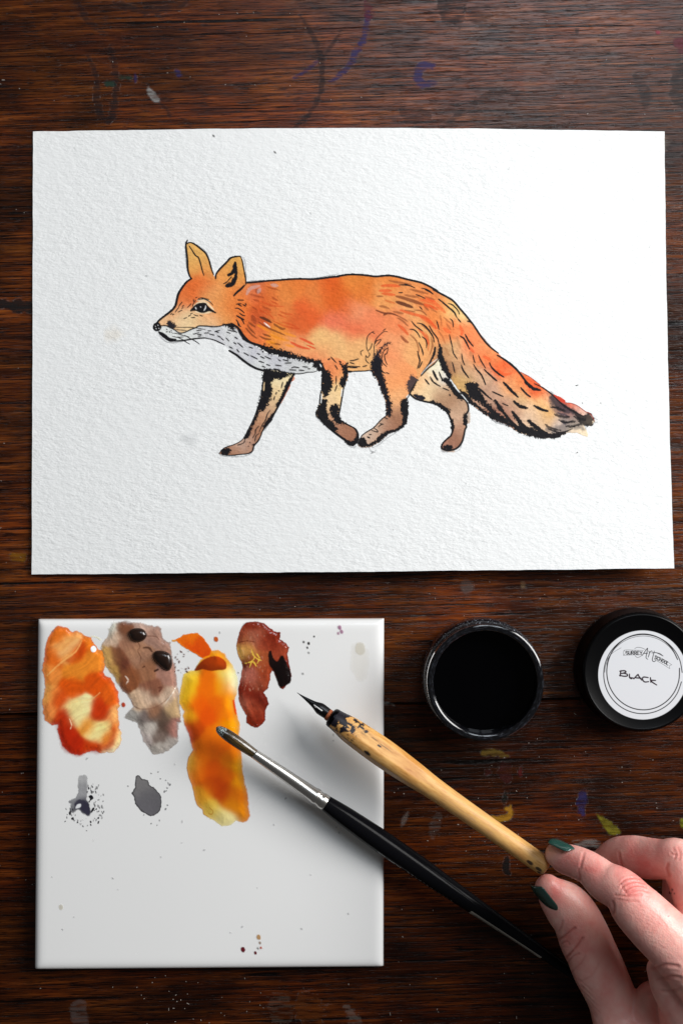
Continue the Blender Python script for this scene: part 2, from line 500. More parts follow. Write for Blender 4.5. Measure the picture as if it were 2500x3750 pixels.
BLUE = (42, 38, 92); DARK = (20, 18, 22); MAR = (92, 18, 38); YEL = (160, 112, 16)
for i, (k, sh, c, a, w_, r, wo) in enumerate([
    ('s', [(1350, 40), (1328, 150), (1300, 195), (1282, 235), (1250, 268), (1212, 300)], BLUE, .75, 22, 8, .55),
    ('p', [(1335, 5), (1362, 20), (1366, 60), (1340, 75), (1330, 40)], MAR, .65, 10, 8, .5),
    ('s', [(1100, 55), (1148, 143), (1172, 199), (1180, 263), (1172, 343), (1132, 415), (1076, 468)], DARK, .62, 20, 8, .35),
    ('s', [(1250, 110), (1205, 180), (1175, 225)], DARK, .5, 11, 5, .4),
    ('s', [(1164, 223), (1116, 263), (1076, 285)], BLUE, .65, 13, 6, .5),
    ('s', [(1590, 240), (1545, 244), (1528, 275), (1545, 308), (1590, 304)], BLUE, .8, 30, 9, .4),
    ('p', [(1605, -20), (1705, -20), (1700, 60), (1690, 95), (1650, 95), (1615, 70)], DARK, .6, 10, 16, .5),
    ('p', [(1690, 30), (1790, 20), (1800, 70), (1730, 90)], DARK, .35, 10, 16, .6),
    ('p', [(540, 322), (556, 326), (586, 362), (580, 374), (556, 366)], (150, 148, 146), .8, 6, 7, .35),
    ('s', [(386, 306), (420, 310)], (14, 52, 40), .8, 20, 7, .4),
    ('s', [(432, 283), (480, 284)], (14, 52, 40), .75, 13, 5, .4),
    ('s', [(496, 272), (497, 300)], BLUE, .7, 9, 4, .4),
    ('p', [(640, 256), (660, 260), (663, 280), (648, 282)], BLUE, .8, 6, 5, .4),
    ('s', [(322, 205), (351, 279), (356, 360), (365, 410), (399, 440), (420, 390), (426, 300), (406, 165)], DARK, .5, 22, 10, .45),
    ('s', [(275, -10), (319, 72), (383, 124)], DARK, .5, 22, 10, .5),
    ('s', [(420, 10), (520, 40), (640, 30), (690, 0)], DARK, .5, 26, 10, .5),
    ('s', [(575, 368), (612, 402), (625, 440)], DARK, .5, 12, 6, .4),
    ('p', [(2462, 145), (2500, 136), (2540, 150), (2530, 190), (2490, 192)], MAR, .85, 8, 9, .25),
    ('p', [(2400, 112), (2414, 116), (2410, 124), (2402, 123)], (150, 30, 60), .8, 4, 3, .2),
    ('p', [(2315, 275), (2350, 285), (2380, 340), (2375, 390), (2345, 380), (2330, 320)], DARK, .5, 8, 14, .5),
    ('p', [(2460, 250), (2520, 240), (2520, 380), (2460, 380)], DARK, .55, 8, 16, .5),
    ('s', [(1620, 470), (1700, 400), (1790, 345), (1850, 340), (1910, 345)], DARK, .5, 22, 10, .45),
    ('p', [(2105, 105), (2118, 107), (2116, 122), (2106, 120)], DARK, .8, 4, 4, .2),
    ('p', [(1470, 390), (1560, 400), (1570, 440), (1480, 450)], DARK, .4, 8, 16, .6),
    ('s', [(-20, 1112), (60, 1118), (140, 1128)], (8, 14, 16), .85, 40, 12, .2),
    ('p', [(40, 2030), (75, 2022), (95, 2040), (80, 2058), (45, 2050)], (140, 95, 10), .6, 8, 10, .5),
    ('p', [(1690, 2125), (1722, 2128), (1730, 2160), (1705, 2172), (1685, 2158)], (120, 112, 108), .38, 8, 7, .25),
    ('p', [(1908, 2130), (1922, 2136), (1920, 2152), (1908, 2150)], (150, 120, 85), .5, 6, 4, .25),
    ('p', [(1762, 2752), (1800, 2742), (1848, 2758), (1856, 2772), (1800, 2768), (1765, 2768)], (110, 88, 24), .65, 8, 8, .35),
    ('p', [(1775, 2822), (1795, 2820), (1795, 2838), (1778, 2838)], (60, 6, 6), .65, 6, 8, .4),
    ('p', [(1830, 2790), (1862, 2795), (1866, 2862), (1838, 2858), (1825, 2840)], (56, 5, 5), .6, 6, 10, .5),
    ('s', [(1905, 2815), (1903, 2845)], (84, 7, 7), .8, 13, 5, .3),
    ('s', [(1796, 2992), (1830, 2998), (1862, 2988), (1868, 2968), (1852, 2962)], YEL, .95, 20, 5, .2),
    ('s', [(1866, 2962), (1869, 2950)], YEL, .9, 10, 3, .2),
    ('s', [(1850, 2905), (1845, 2940)], (10, 18, 12), .8, 14, 6, .3),
    ('s', [(2138, 2895), (2128, 2940), (2130, 2985)], (34, 32, 82), .75, 30, 10, .45),
    ('p', [(2186, 2982), (2210, 2998), (2262, 3030), (2268, 3052), (2235, 3054), (2205, 3020)], (120, 112, 14), .85, 8, 8, .3),
    ('p', [(2490, 3000), (2515, 3000), (2515, 3030), (2492, 3026)], (120, 124, 16), .8, 8, 7, .3),
    ('p', [(2100, 3080), (2150, 3076), (2200, 3090), (2170, 3102), (2110, 3098)], (130, 128, 124), .45, 8, 9, .6),
    ('s', [(1858, 3142), (1852, 3180), (1862, 3200)], (4, 5, 5), .9, 22, 6, .1),
    ('s', [(1492, 2975), (1478, 3005), (1468, 3030)], (140, 132, 126), .32, 12, 5, .4),
    ('s', [(1608, 2985), (1590, 3030), (1582, 3060)], (120, 116, 112), .22, 34, 9, .5),
    ('p', [(265, 3672), (315, 3668), (318, 3700), (322, 3745), (270, 3752)], (105, 98, 96), .28, 8, 9, .5),
    ('p', [(1085, 3640), (1160, 3650), (1190, 3750), (1100, 3750)], (104, 54, 14), .30, 8, 26, .7),
    ('p', [(1255, 3680), (1290, 3690), (1320, 3745), (1280, 3750)], (140, 132, 124), .22, 8, 16, .7),
    ('p', [(990, 3650), (1060, 3655), (1070, 3745), (1000, 3740)], (120, 112, 100), .13, 8, 20, .7),
    ('p', [(2120, 2560), (2150, 2550), (2160, 2575), (2125, 2580)], (60, 40, 30), .4, 6, 8, .4),
    ('s', [(1398, 2580), (1425, 2576), (1442, 2582)], (190, 186, 180), .6, 8, 4, .5),
]):
    stain(k, sh, c, a, w_, r, 4, wo, seed=i + 1)

# crumbs and dust on the boards
def dust():
    rs = np.random.RandomState(5)
    V, F = [], []
    n = 0
    spots = [(rs.uniform(0, 2500), rs.uniform(0, 3750)) for _ in range(300)]
    spots += [(rs.uniform(500, 1000), rs.uniform(3570, 3750)) for _ in range(30)] + [(rs.uniform(1500, 2500), rs.uniform(2150, 3150)) for _ in range(60)]
    for (x, y) in spots:
        if 120 < x < 2470 and 470 < y < 2110: continue
        if 120 < x < 1410 and 2262 < y < 3556: continue
        if math.hypot(x - 1776, y - 2500) < 240 or math.hypot(x - 2345, y - 2470) < 250: continue
        w = W(x, y)
        a = rs.uniform(0, 3.14); l = rs.choice([0.00016, 0.00022, 0.0003, 0.0006], p=[.5, .3, .15, .05]); t = rs.uniform(0.4, 0.9) * 0.00016
        c, s_ = math.cos(a), math.sin(a)
        for dz in (0.00005, 0.00018):
            for (u, v) in ((-l, -t), (l, -t), (l, t), (-l, t)):
                V.append((w.x + u * c - v * s_, w.y + u * s_ + v * c, dz))
        for f in ((4, 5, 6, 7), (0, 1, 5, 4), (1, 2, 6, 5), (2, 3, 7, 6), (3, 0, 4, 7), (3, 2, 1, 0)):
            F.append([n + k for k in f])
        n += 8
    me = fast_mesh("dust_specks", np.array(V) - base_of(table), np.array(F), smooth=False)
    o = obj("dust_specks", me, simple("pale_dust", (150, 142, 134), 0.9), plank_far)
    tag(o, kind="stuff")
dust()

# ------------------------------------------------------------------ watercolour paper, bowed up a little in the middle
PC = [(123, 483), (2430, 483), (2442, 2077), (121, 2103)]      # corners TL TR BR BL
def paper_z(X, Y):
    u = np.clip((X - 122) / 2325.0, 0, 1); v = np.clip((Y - 483) / 1610.0, 0, 1)
    return 0.55 + 4.6 * np.sin(np.pi * u) ** 1.15 * (1 - 0.55 * v) + 1.2 * v * v + 8.5 * u * v * v
def make_paper():
    nu, nv = 150, 104
    u = np.linspace(0, 1, nu); v = np.linspace(0, 1, nv)
    U, V_ = np.meshgrid(u, v, indexing='ij')
    c = [np.array(q, float) for q in PC]
    X = (c[0][0] * (1 - U) + c[1][0] * U) * (1 - V_) + (c[3][0] * (1 - U) + c[2][0] * U) * V_
    Y = (c[0][1] * (1 - U) + c[1][1] * U) * (1 - V_) + (c[3][1] * (1 - U) + c[2][1] * U) * V_
    edge = np.minimum(np.minimum(U, 1 - U) * 2325, np.minimum(V_, 1 - V_) * 1610)
    wob = (fbm(X, Y, 60, 3, 4) - 0.5) * 3.0 * (edge < 1)
    Z = paper_z(X, Y)
    k = 1.0 / S
    top = np.stack([(X + wob - CX) * k, (CY - Y - wob) * k, Z * 0.001], -1).reshape(-1, 3)
    bot = top.copy(); bot[:, 2] -= 0.0005
    Vv = np.concatenate([top, bot])
    F = grid_faces(nu, nv)[:, ::-1]
    n = nu * nv
    rim = [i * nv for i in range(nu)] + [(nu - 1) * nv + j for j in range(1, nv)] + [i * nv + nv - 1 for i in range(nu - 2, -1, -1)] + [j for j in range(nv - 2, 0, -1)]
    rim = np.array(rim); r2 = np.roll(rim, -1)
    m_ = len(rim); o_ = 2 * n                                  # the cut edge has vertices of its own, so it stays crisp
    Vv = np.concatenate([Vv, top[rim], bot[rim]])
    i_ = np.arange(m_); j_ = np.roll(i_, -1)
    side = np.stack([i_ + o_, j_ + o_, j_ + o_ + m_, i_ + o_ + m_], -1)
    F = np.concatenate([F, F[:, ::-1] + n, side])
    return Vv, F
m, nt, p = nmat("cold_pressed_paper")
p.inputs["Base Color"].default_value = (0.85, 0.865, 0.865, 1)
p.inputs["Roughness"].default_value = 0.9
p.inputs["Specular IOR Level"].default_value = 0.2
paper_bump(nt, p)
PAPER = m
Vv, F = make_paper()
ploc = W(1250, 1290)
paper = bpy.data.objects.new("paper_sheet", fast_mesh("paper_sheet", Vv - np.array(ploc), F))
paper.data.materials.append(PAPER)
paper.location = ploc
link(paper)
tag(paper, "white cold-pressed paper sheet with an ink and watercolour fox painted on it", "paper")
PAINT = attr_mat("watercolour_and_ink", 0.75, 0.25, True, paper=True)

# ------------------------------------------------------------------ the painted fox
fx = Canvas(560, 864, 2210, 1690, 2.0)
def cf(txt):
    """'A x,y r,g,b; ...' -> colour points in photograph pixels"""
    out = []; fr = 'A'
    for t in txt.split(';'):
        q = t.split()
        if not q: continue
        if q[0] in FR: fr = q[0]; q = q[1:]
        (x, y), = pts(fr, q[0])
        out.append((x, y, tuple(float(v) for v in q[1].split(','))))
    return out

head_p = pts('A', "125,1275 200,1200 280,1140 360,1075 405,1010 425,930 445,850 490,770 560,680 632,628 700,600 950,580 985,620 1100,600 1412,700 1500,720 1500,1000 1450,1250 1330,1400 1210,1275 1050,1305 740,1308 620,1360 490,1405 400,1368 290,1310 195,1305")
ear1_p = pts('A', "632,628 600,570 580,480 575,350 560,220 560,130 600,112 650,122 720,168 840,272 880,350 905,440 950,570 900,640 760,680")
ear2_p = pts('A', "978,630 995,560 1050,480 1130,400 1190,338 1260,315 1330,310 1365,370 1385,470 1405,580 1412,700 1300,800 1150,800 1020,740")
body_p = pts('B', "240,300 550,270 820,250 1070,245 1200,250 1460,220 C 0,235 150,205 300,182 450,185 680,208 880,196 1000,215 1150,255 1330,296 1450,350 1568,420 D 180,5 300,72 380,115 470,175 560,280 640,400 600,600 400,760 262,810 275,900 265,965 250,1000 180,1075 100,1138 0,1240 "
              "G 320,460 240,600 F 1430,640 1200,600 1000,300 940,218 850,228 700,236 590,240 590,150 500,90 250,180 195,88 B 1290,1425 1100,1390 850,1325 640,1265 500,1215 360,1185 260,1120 190,1040 150,975 110,930 60,850 60,700 100,400")
tail_p = pts('D', "470,175 560,275 640,370 730,480 820,590 900,700 1000,820 1110,915 1200,1000 1330,1100 1420,1190 1500,1235 1568,1270 H 470,440 560,490 650,560 720,610 830,690 890,725 980,760 1050,810 1040,838 1130,850 1230,890 1340,970 1390,988 1440,1040 1475,1105 1440,1150 1410,1180 1370,1150 1320,1165 1340,1220 1380,1290 1370,1330 1300,1310 1220,1270 1080,1275 1000,1310 930,1330 800,1345 680,1337 560,1315 430,1285 340,1245 260,1185 150,1130 0,1070 G 1430,995 1300,925 1180,835 1080,750 960,620 850,460 810,400 760,300 700,200 660,110 D 270,800 262,600 300,300")
leg1_p = pts('F', "195,90 245,190 232,330 222,500 200,700 152,850 240,950 330,1045 450,1140 520,1190 590,1250 630,1290 700,1282 740,1230 747,1150 720,1080 650,1030 560,978 490,920 475,850 490,780 510,650 535,500 558,420 604,300 595,240 590,120 450,40 280,40")
leg2_p = pts('F', "935,150 950,215 1000,310 1040,390 1080,480 1120,590 1150,700 1160,850 1110,900 1040,965 960,1050 870,1110 810,1160 770,1210 752,1280 780,1320 860,1325 940,1310 1040,1250 1130,1170 1200,1112 1290,1080 1370,1010 1430,950 1452,800 1440,700 1430,640 1490,540 1560,450 1568,200 1300,60 1000,60")
leg3_p = pts('E', "740,215 730,300 712,450 690,620 650,735 610,860 540,1020 450,1180 380,1240 290,1290 160,1338 90,1410 130,1425 230,1440 380,1430 510,1415 570,1382 600,1290 680,1190 722,1070 820,930 900,790 965,680 1035,530 1092,420 1160,285 1000,240 850,210")
leg4_p = pts('G', "640,145 540,222 400,352 330,462 240,605 240,642 310,700 420,737 560,762 700,832 780,910 830,1020 852,1130 815,1240 730,1322 690,1390 720,1440 800,1450 910,1415 980,1332 1010,1200 1045,1100 1010,1020 1030,940 1075,880 1065,780 1000,708 920,630 850,550 790,440 740,330 690,230")
chest_p = pts('A', "175,1330 195,1312 290,1315 400,1368 490,1408 620,1362 740,1312 1050,1308 1210,1285 1290,1340 1340,1415 1420,1515 B 200,1085 280,1150 360,1195 500,1290 640,1340 900,1390 1100,1430 1250,1480 E 1485,130 1510,205 1430,246 1250,270 1130,262 980,242 740,206 620,180 480,90 340,0 A 1100,1575 950,1512 800,1486 600,1502 320,1525 230,1460 170,1400")

HEADT = ("A 730,680 220,98,38;640,760 222,104,42;820,690 224,112,48;500,850 222,112,52;580,900 222,112,52;1100,900 230,145,76;900,800 226,158,94;950,1000 230,150,84;500,1150 232,205,160;700,1240 235,202,152;260,1230 235,188,140;420,1050 226,140,82;850,1180 230,160,106;700,300 224,172,96;620,250 224,172,96;660,480 226,160,84;1250,420 222,166,86;1100,560 226,150,78;850,500 226,162,88;1300,650 224,150,74;1300,1000 226,115,46;1250,900 228,135,66;1150,1220 228,150,82;1350,1200 224,112,48;850,1280 234,190,140")
BODYT = ("B 150,500 226,120,52;450,600 214,92,34;800,400 222,134,64;900,330 222,115,46;300,400 212,110,70;1150,700 220,92,38;1450,450 214,88,24;1568,850 224,112,78;700,700 222,122,58;1000,920 212,94,40;400,800 196,80,36;700,1080 230,140,52;400,1080 228,118,60;900,1200 232,152,98;1300,1150 232,182,118;1450,1250 228,172,112;1300,1330 232,140,90;1250,520 222,125,58;600,450 218,112,50;"
                 "C 150,500 215,98,28;250,620 216,96,36;400,300 218,125,50;500,450 217,114,44;400,700 228,142,98;600,850 228,126,82;350,980 224,108,68;150,1150 228,178,118;400,1250 230,172,112;500,1400 228,172,112;900,250 222,130,60;800,500 226,150,84;1000,850 230,132,82;1000,1200 232,150,100;900,1400 232,142,92;1200,1250 232,168,108;1400,1150 230,170,106;1400,500 226,140,76;1200,400 226,142,80;1200,700 228,160,98;"
                 "D 100,150 222,112,52;300,330 228,128,62;450,280 232,196,124;250,200 226,140,80;400,600 230,120,60;60,900 230,160,100;300,700 228,150,90")
TAILT = ("D 300,330 228,128,62;450,280 232,196,124;580,370 236,204,144;600,600 238,130,76;500,520 232,128,70;750,650 240,142,88;850,800 240,150,96;1000,850 240,150,96;400,650 230,120,60;500,800 225,186,132;620,900 232,190,140;700,880 232,95,45;660,800 232,110,58;900,1000 230,108,54;1200,1200 228,94,45;1100,1100 230,100,48;1350,1350 234,120,62;1050,960 235,142,84;350,950 178,128,88;400,850 196,148,102;550,1050 190,145,106;400,1150 150,100,70;700,1200 196,156,122;900,1250 205,166,132;600,1350 200,160,100;450,1350 196,150,90;1100,1450 190,150,125;1250,1350 230,182,128;900,1500 180,140,116;760,1050 214,150,100;"
                 "H 200,350 230,100,50;330,400 228,90,45;450,500 235,130,70;300,520 232,170,110;380,560 232,120,62;700,700 235,108,54;620,620 232,90,45;560,470 228,76,42;1000,780 222,68,40;1150,880 205,80,50;1250,960 228,190,170;400,750 216,176,120;700,880 236,186,120;300,850 190,150,126;600,1000 216,182,152;770,1030 214,158,76;150,950 160,110,90;700,1130 210,180,150;950,1150 200,180,166;1250,1200 216,196,172;1330,1290 236,216,182;850,830 226,180,140")
ALLP = cf(HEADT) + cf(BODYT) + cf(TAILT)
HEADF = field(ALLP, 25, 0.15, 8.0, warp=26)
BODYF = HEADF; TAILF = field(ALLP, 23, 0.22, 8.0, warp=26)
ALLP_B = cf(BODYT)
LEGF = [field(ALLP_B + cf("F 320,150 228,126,76;420,250 232,150,92;420,500 235,196,138;350,650 236,204,160;430,640 238,206,150;340,760 220,180,140;380,900 190,140,110;550,1080 150,100,75;640,1130 158,108,82;480,1050 170,122,96;400,60 228,130,80"), 26, 0.14),
        field(ALLP_B + cf("F 1300,150 232,150,96;1250,400 234,150,92;1400,250 234,150,92;1150,200 230,160,110;1300,600 234,166,108;1230,650 236,176,122;1300,780 205,150,112;1280,900 142,98,74;1340,930 150,104,78;1100,1080 165,115,90;1200,1000 160,112,86;930,1200 192,152,122;1000,1050 215,190,165;860,1180 210,190,175"), 26, 0.14),
        field(cf("E 1000,400 236,216,172;930,580 234,206,156;1080,330 236,216,170;820,750 190,150,122;870,680 220,186,140;700,900 196,150,116;600,1050 165,115,86;520,1200 170,122,96;450,1300 163,112,82;300,1370 168,118,90;400,1230 225,205,190"), 24, 0.14),
        field(cf("G 400,430 235,176,122;360,500 236,190,140;550,350 236,222,190;620,250 236,226,180;450,560 236,212,168;700,650 168,128,98;620,560 215,180,140;850,750 163,123,94;950,850 190,155,126;920,1000 202,166,138;930,1150 175,130,106;900,1300 142,98,73;780,1390 170,120,100;690,330 225,222,220"), 24, 0.16)]
CHESTF = field(cf("A 300,1370 235,238,233;600,1440 233,236,231;900,1400 209,208,211;1000,1480 199,197,204;1150,1420 219,219,219;750,1390 219,219,219;1250,1400 217,218,217;B 80,1150 217,218,219;150,1200 193,190,201;250,1250 217,218,219;330,1260 175,172,189;480,1330 203,202,207;640,1390 171,170,183;700,1450 199,198,205;500,1450 221,224,223;900,1450 193,193,195;1100,1490 203,204,203;1200,1460 229,231,227"), 18, 0.10)

# slips of wash outside the ink line
for t in ["H 400,400 470,432 560,482 655,556 700,596 640,600 560,520 480,460", "E 1160,310 1168,350 1110,400 1108,450 1060,540 1000,660 975,690 1000,620 1090,430 1130,370"]:
    fx.fill(pts(t[0], t[2:]), (232, 138, 100), .8, 2, 2, 6)
fx.fill(pts('G', "1080,900 1100,930 1095,1040 1075,1060 1050,1050 1040,1000"), (200, 178, 160), .8, 2, 2, 6)
fx.fill(pts('G', "690,1420 780,1445 870,1450 870,1472 800,1470 720,1455"), (205, 180, 160), .7, 2, 2, 6)

fx.fill(leg3_p, LEGF[2], .96, 1.6, 1.5, 8)
fx.fill(leg4_p, LEGF[3], .96, 1.6, 1.5, 8)
fx.fill(tail_p, TAILF, .97, 1.6, 1.5, 8, smooth=False)
fx.fill(chest_p, CHESTF, .42, 1.6, 1.5, 8, smooth=False)
fx.fill(body_p, BODYF, .97, 1.8, 1.5, 8, smooth=False)
fx.fill(leg1_p, LEGF[0], .97, 2.5, 2, 8)
fx.fill(leg2_p, LEGF[1], .97, 2.5, 2, 8)
fx.fill(head_p, HEADF, .97, 3.0, 1.5, 8, smooth=False)
fx.fill(ear1_p, HEADF, .97, 2.0, 1.5, 8)
fx.fill(ear2_p, HEADF, .97, 2.0, 1.5, 8)

def S_(fr, w, a, col, lst, soft=2.0, rough=0.8, taper=0.5):
    a = min(a * 1.3, .95)
    for t in lst.split(';'):
        if t.strip():
            fx.stroke(pts(fr, t), w * 1.2 / FR[fr][2], col, a, soft, taper, rough, 6)
# brushed fur
S_('B', 24, .50, (150, 58, 18), "300,460 400,490 490,505;540,350 620,380 690,392;610,500 690,550;330,640 400,690;480,640 600,690;350,540 420,560")
S_('B', 56, .45, (128, 48, 16), "330,770 370,870;380,400 430,430")
S_('B', 34, .75, (84, 38, 14), "440,790 520,820 600,865")
S_('B', 22, .62, (112, 52, 18), "420,860 500,910 600,965 720,1015 800,1050;430,1060 500,1095 595,1110;240,950 320,1040 390,1090;280,870 370,930;480,1030 590,1070;590,1160 730,1185;260,900 300,960 370,1030")
S_('B', 30, .62, (120, 58, 20), "700,930 760,960 795,955;640,890 700,930")
S_('B', 20, .45, (198, 68, 20), "450,560 600,620 780,640;720,700 800,740 900,750;700,750 820,800;550,720 640,820;640,850 800,920 1000,960;500,680 600,720;760,860 900,900 1010,960;420,680 560,760;600,560 700,610")
S_('B', 30, .85, (214, 80, 40), "880,1145 1000,1210 1150,1248;1010,1090 1100,1130 1210,1185")
S_('B', 20, .85, (214, 80, 40), "1110,1190 1230,1240")
S_('B', 30, .5, (236, 142, 26), "590,1040 700,1090 850,1130;800,1020 950,1070;530,1140 650,1160;810,1190 930,1215;400,900 560,980")
S_('B', 15, .8, (240, 225, 215), "500,870 580,935")
S_('B', 42, .42, (196, 168, 160), "250,460 300,380 430,340;410,440 440,380;600,325 690,340")
S_('C', 28, .55, (136, 70, 34), "880,265 1000,290 1190,322;1180,390 1300,420 1430,450;1100,470 1200,490 1300,500;740,630 810,640 880,668;940,710 1080,740;1370,610 1440,690;1350,900 1470,990")
S_('C', 42, .65, (120, 58, 28), "980,490 1100,520 1240,565 1370,610")
S_('C', 44, .85, (92, 44, 24), "980,570 1080,600 1210,648")
S_('C', 24, .75, (112, 52, 26), "690,690 800,730 920,740 1000,770;800,760 850,735")
S_('C', 20, .6, (132, 68, 34), "1000,770 1080,810 1140,850;1250,690 1340,700 1415,760;1000,800 1080,850 1150,920;700,490 790,490;1100,690 1250,715;1180,1040 1260,1120 1300,1230 1300,1300;1480,1080 1500,1200 1460,1330")
S_('C', 34, .7, (150, 78, 44), "1045,1060 1100,1120 1150,1155")
S_('C', 24, .6, (206, 104, 48), "1400,1010 1440,1100 1440,1270;820,550 960,590")
S_('C', 36, .62, (216, 84, 36), "1040,690 1200,740 1400,800 1560,950;1010,900 1080,960 1150,1040;1300,960 1380,1040 1440,1170;770,340 900,335 1030,345;740,410 910,410;1380,600 1480,640 1568,680;1400,510 1530,560;780,450 960,470")
S_('D', 46, .45, (222, 84, 34), "0,150 120,170 200,200 350,330;0,400 130,470 210,560;60,230 180,260;330,560 420,620")
S_('D', 22, .5, (160, 86, 44), "60,100 200,150;250,590 320,700 350,780;280,380 300,520;370,500 430,580;120,250 230,330;330,400 440,500")
S_('D', 34, .4, (166, 112, 72), "520,680 540,780 570,850;350,840 400,940;700,900 720,960")
S_('D', 36, .5, (226, 84, 36), "560,520 590,600 580,660;700,840 760,900;1100,1150 1200,1220 1300,1200;900,960 1000,1010")

# ink
INK = (13, 11, 16)
def ink(fr, w, lst, rough=0.35, a=1.0, col=INK, taper=0.35):
    for t in lst.split(';'):
        if t.strip():
            fx.stroke(pts(fr, t), max(w * 1.35, w + 6) / FR[fr][2], col, a, 1.1, taper, rough, 5)
def blot(fr, txt, rough=5.0, a=1.0, col=INK, soft=2.0, rs=4.5):
    fx.fill(pts(fr, txt), col, a, soft, rough * 2.1, rs, grow=2.2, seed=int(len(txt)) % 13)

PENCIL = (120, 122, 126)
for fr, t in (('A', "545,100 548,300 570,520"), ('A', "660,112 780,190 850,260 930,480"), ('A', "1345,300 1400,380 1420,640"), ('A', "540,700 430,900 380,1050 150,1240"), ('A', "170,1440 300,1545 520,1530"),
              ('B', "250,275 500,255"), ('B', "1150,232 1300,215 1568,165"), ('E', "80,1410 150,1450 350,1460 520,1430 600,1330"), ('E', "900,820 840,930 740,1090"), ('E', "690,520 650,660"),
              ('F', "140,880 200,940 300,1030"), ('F', "610,1300 680,1330 730,1300"), ('F', "950,1330 1040,1290 1180,1180 1290,1110 1440,980"), ('F', "900,1330 960,1400 1000,1370"), ('F', "480,850 500,900"),
              ('G', "680,1400 700,1460 780,1470"), ('G', "880,1470 950,1430 985,1340 1030,1150"), ('G', "790,1270 710,1340 680,1400"), ('G', "1380,960 1470,1050 1568,1075"), ('H', "0,1090 150,1140 240,1180"), ('H', "1440,1040 1510,1085;"), ('H', "1470,1130 1520,1115"), ('D', "900,690 950,760 1000,800")):
    fx.stroke(pts(fr, t.strip(';')), 3.2, PENCIL, .42, 1.8, .3, 1.2, 5)

# head
ink('A', 22, "575,75 555,130 560,220 575,350 580,480 600,570 632,628")
ink('A', 20, "560,135 600,110 650,120 720,165 800,230 840,270 880,350 905,440 930,520 950,570")
ink('A', 16, "600,160 640,220 690,295 735,330 765,420 785,500 810,580")
ink('A', 27, "632,628 560,680 490,770 445,850 425,930 405,1010 360,1075 280,1140 200,1200 125,1275", taper=.2)
ink('A', 24, "978,630 990,560 1050,480 1130,400 1190,335 1260,312 1330,305")
ink('A', 15, "1330,300 1360,370 1380,470 1400,580 1412,650 1412,715")
ink('A', 26, "1392,725 1340,780 1290,820 1240,875")
blot('A', "1260,390 1275,430 1276,520 1230,560 1160,590 1155,570 1210,530 1230,480 1235,430", 1, soft=1.2)
blot('A', "1285,515 1280,620 1240,715 1160,750 1125,725 1200,690 1215,650 1250,600", 1, soft=1.2)
ink('A', 12, "1090,705 1150,672;1150,665 1210,600;1120,725 1180,680")
S_('A', 26, .9, (238, 214, 176), "640,1075 700,1000 780,965 860,985 950,1080;690,1105 820,1118 930,1098;720,940 820,930 900,960")
blot('A', "620,1090 670,1030 720,995 770,983 830,985 860,1020 900,1060 980,1118 930,1102 880,1090 820,1112 760,1110 700,1085 655,1085", 0.3, soft=1.1)
S_('A', 12, .95, (226, 226, 226), "690,1040 702,1066;838,1018 834,1050 812,1088", soft=1.2, rough=.2)
S_('A', 16, .95, (225, 225, 228), "764,1032 768,1038", soft=1.2, rough=.2)
ink('A', 9, "730,915 780,905 830,915 880,930;720,935 800,922 870,945 910,975 940,1010;690,905 712,898;660,930 665,955;692,940 665,980 650,1025;450,1030 470,1000 500,965;400,1110 430,1070 450,1045;500,1030 525,1010;495,1055 512,1045;440,1110 470,1095 500,1080;330,1145 355,1128;360,1150 382,1138;575,1045 600,1020 628,990;525,1202 565,1188;590,1170 625,1148;620,1132 647,1125;630,1190 682,1185;670,1145 700,1160 727,1162;755,1155 792,1168", taper=.2)
blot('A', "110,1275 150,1262 185,1290 195,1330 170,1365 130,1375 95,1350 88,1310", 0.6, soft=1.2)
S_('A', 9, .9, (225, 228, 228), "120,1345 135,1350;150,1295 156,1300;115,1310 120,1318;165,1340 170,1345", soft=1, rough=.2)
ink('A', 14, "195,1305 250,1303 290,1310 340,1335 400,1368")
blot('A', "285,1265 320,1248 380,1268 408,1300 388,1352 350,1338 295,1305", 4, col=(34, 31, 36), soft=3)
ink('A', 13, "400,1370 440,1400 490,1412 560,1390 620,1360 690,1335 740,1308 850,1310 950,1320 1050,1308 1120,1285 1210,1278")
ink('A', 24, "1205,1275 1250,1300 1300,1340 1330,1410 1380,1480 1440,1530 1568,1575", taper=.1)
blot('A', "1080,1292 1160,1284 1230,1290 1245,1335 1210,1345 1150,1312", 4)
blot('A', "170,1395 250,1430 320,1485 410,1502 330,1526 270,1492 200,1440", 0.6, soft=1.4)
ink('A', 15, "320,1525 420,1522 520,1515 600,1502 700,1488 820,1480 880,1490")
ink('A', 11, "880,1490 960,1510 1050,1550 1110,1580")
ink('A', 6, "390,1330 500,1328 600,1328 700,1335 830,1360;395,1360 480,1366 560,1375;360,1410 440,1420 520,1445 600,1465;360,1455 430,1470 520,1465;540,1440 600,1480 680,1520 750,1568;430,1470 500,1500 560,1540 610,1568", .1)
ink('A', 9, "275,1355 287,1358;273,1395 290,1390;318,1385 322,1387;342,1375 347,1378;320,1400 324,1402;345,1400 349,1403;660,1425 740,1405;710,1375 770,1368;720,1432 775,1428;730,1455 770,1450;870,1378 912,1378;970,1388 1040,1370;980,1390 1022,1402;820,1410 882,1408;895,1425 960,1440;1010,1450 1052,1470;1060,1485 1092,1510;1130,1480 1172,1525;1155,1365 1250,1390;1140,1395 1192,1415;1220,1360 1282,1400;1360,1480 1382,1510;1260,1470 1292,1490", taper=.2)
ink('A', 13, "1295,935 1380,938;1275,998 1305,990 1350,990;1300,1000 1352,1025;1370,1000 1412,1025;1405,985 1422,1008;1260,1055 1300,1055 1350,1085 1390,1120;1325,1125 1365,1155 1402,1162;1340,1200 1370,1240 1390,1280;1275,1220 1300,1260 1310,1300 1342,1318")
ink('A', 19, "1280,1160 1330,1190 1387,1220;1300,1270 1320,1300")
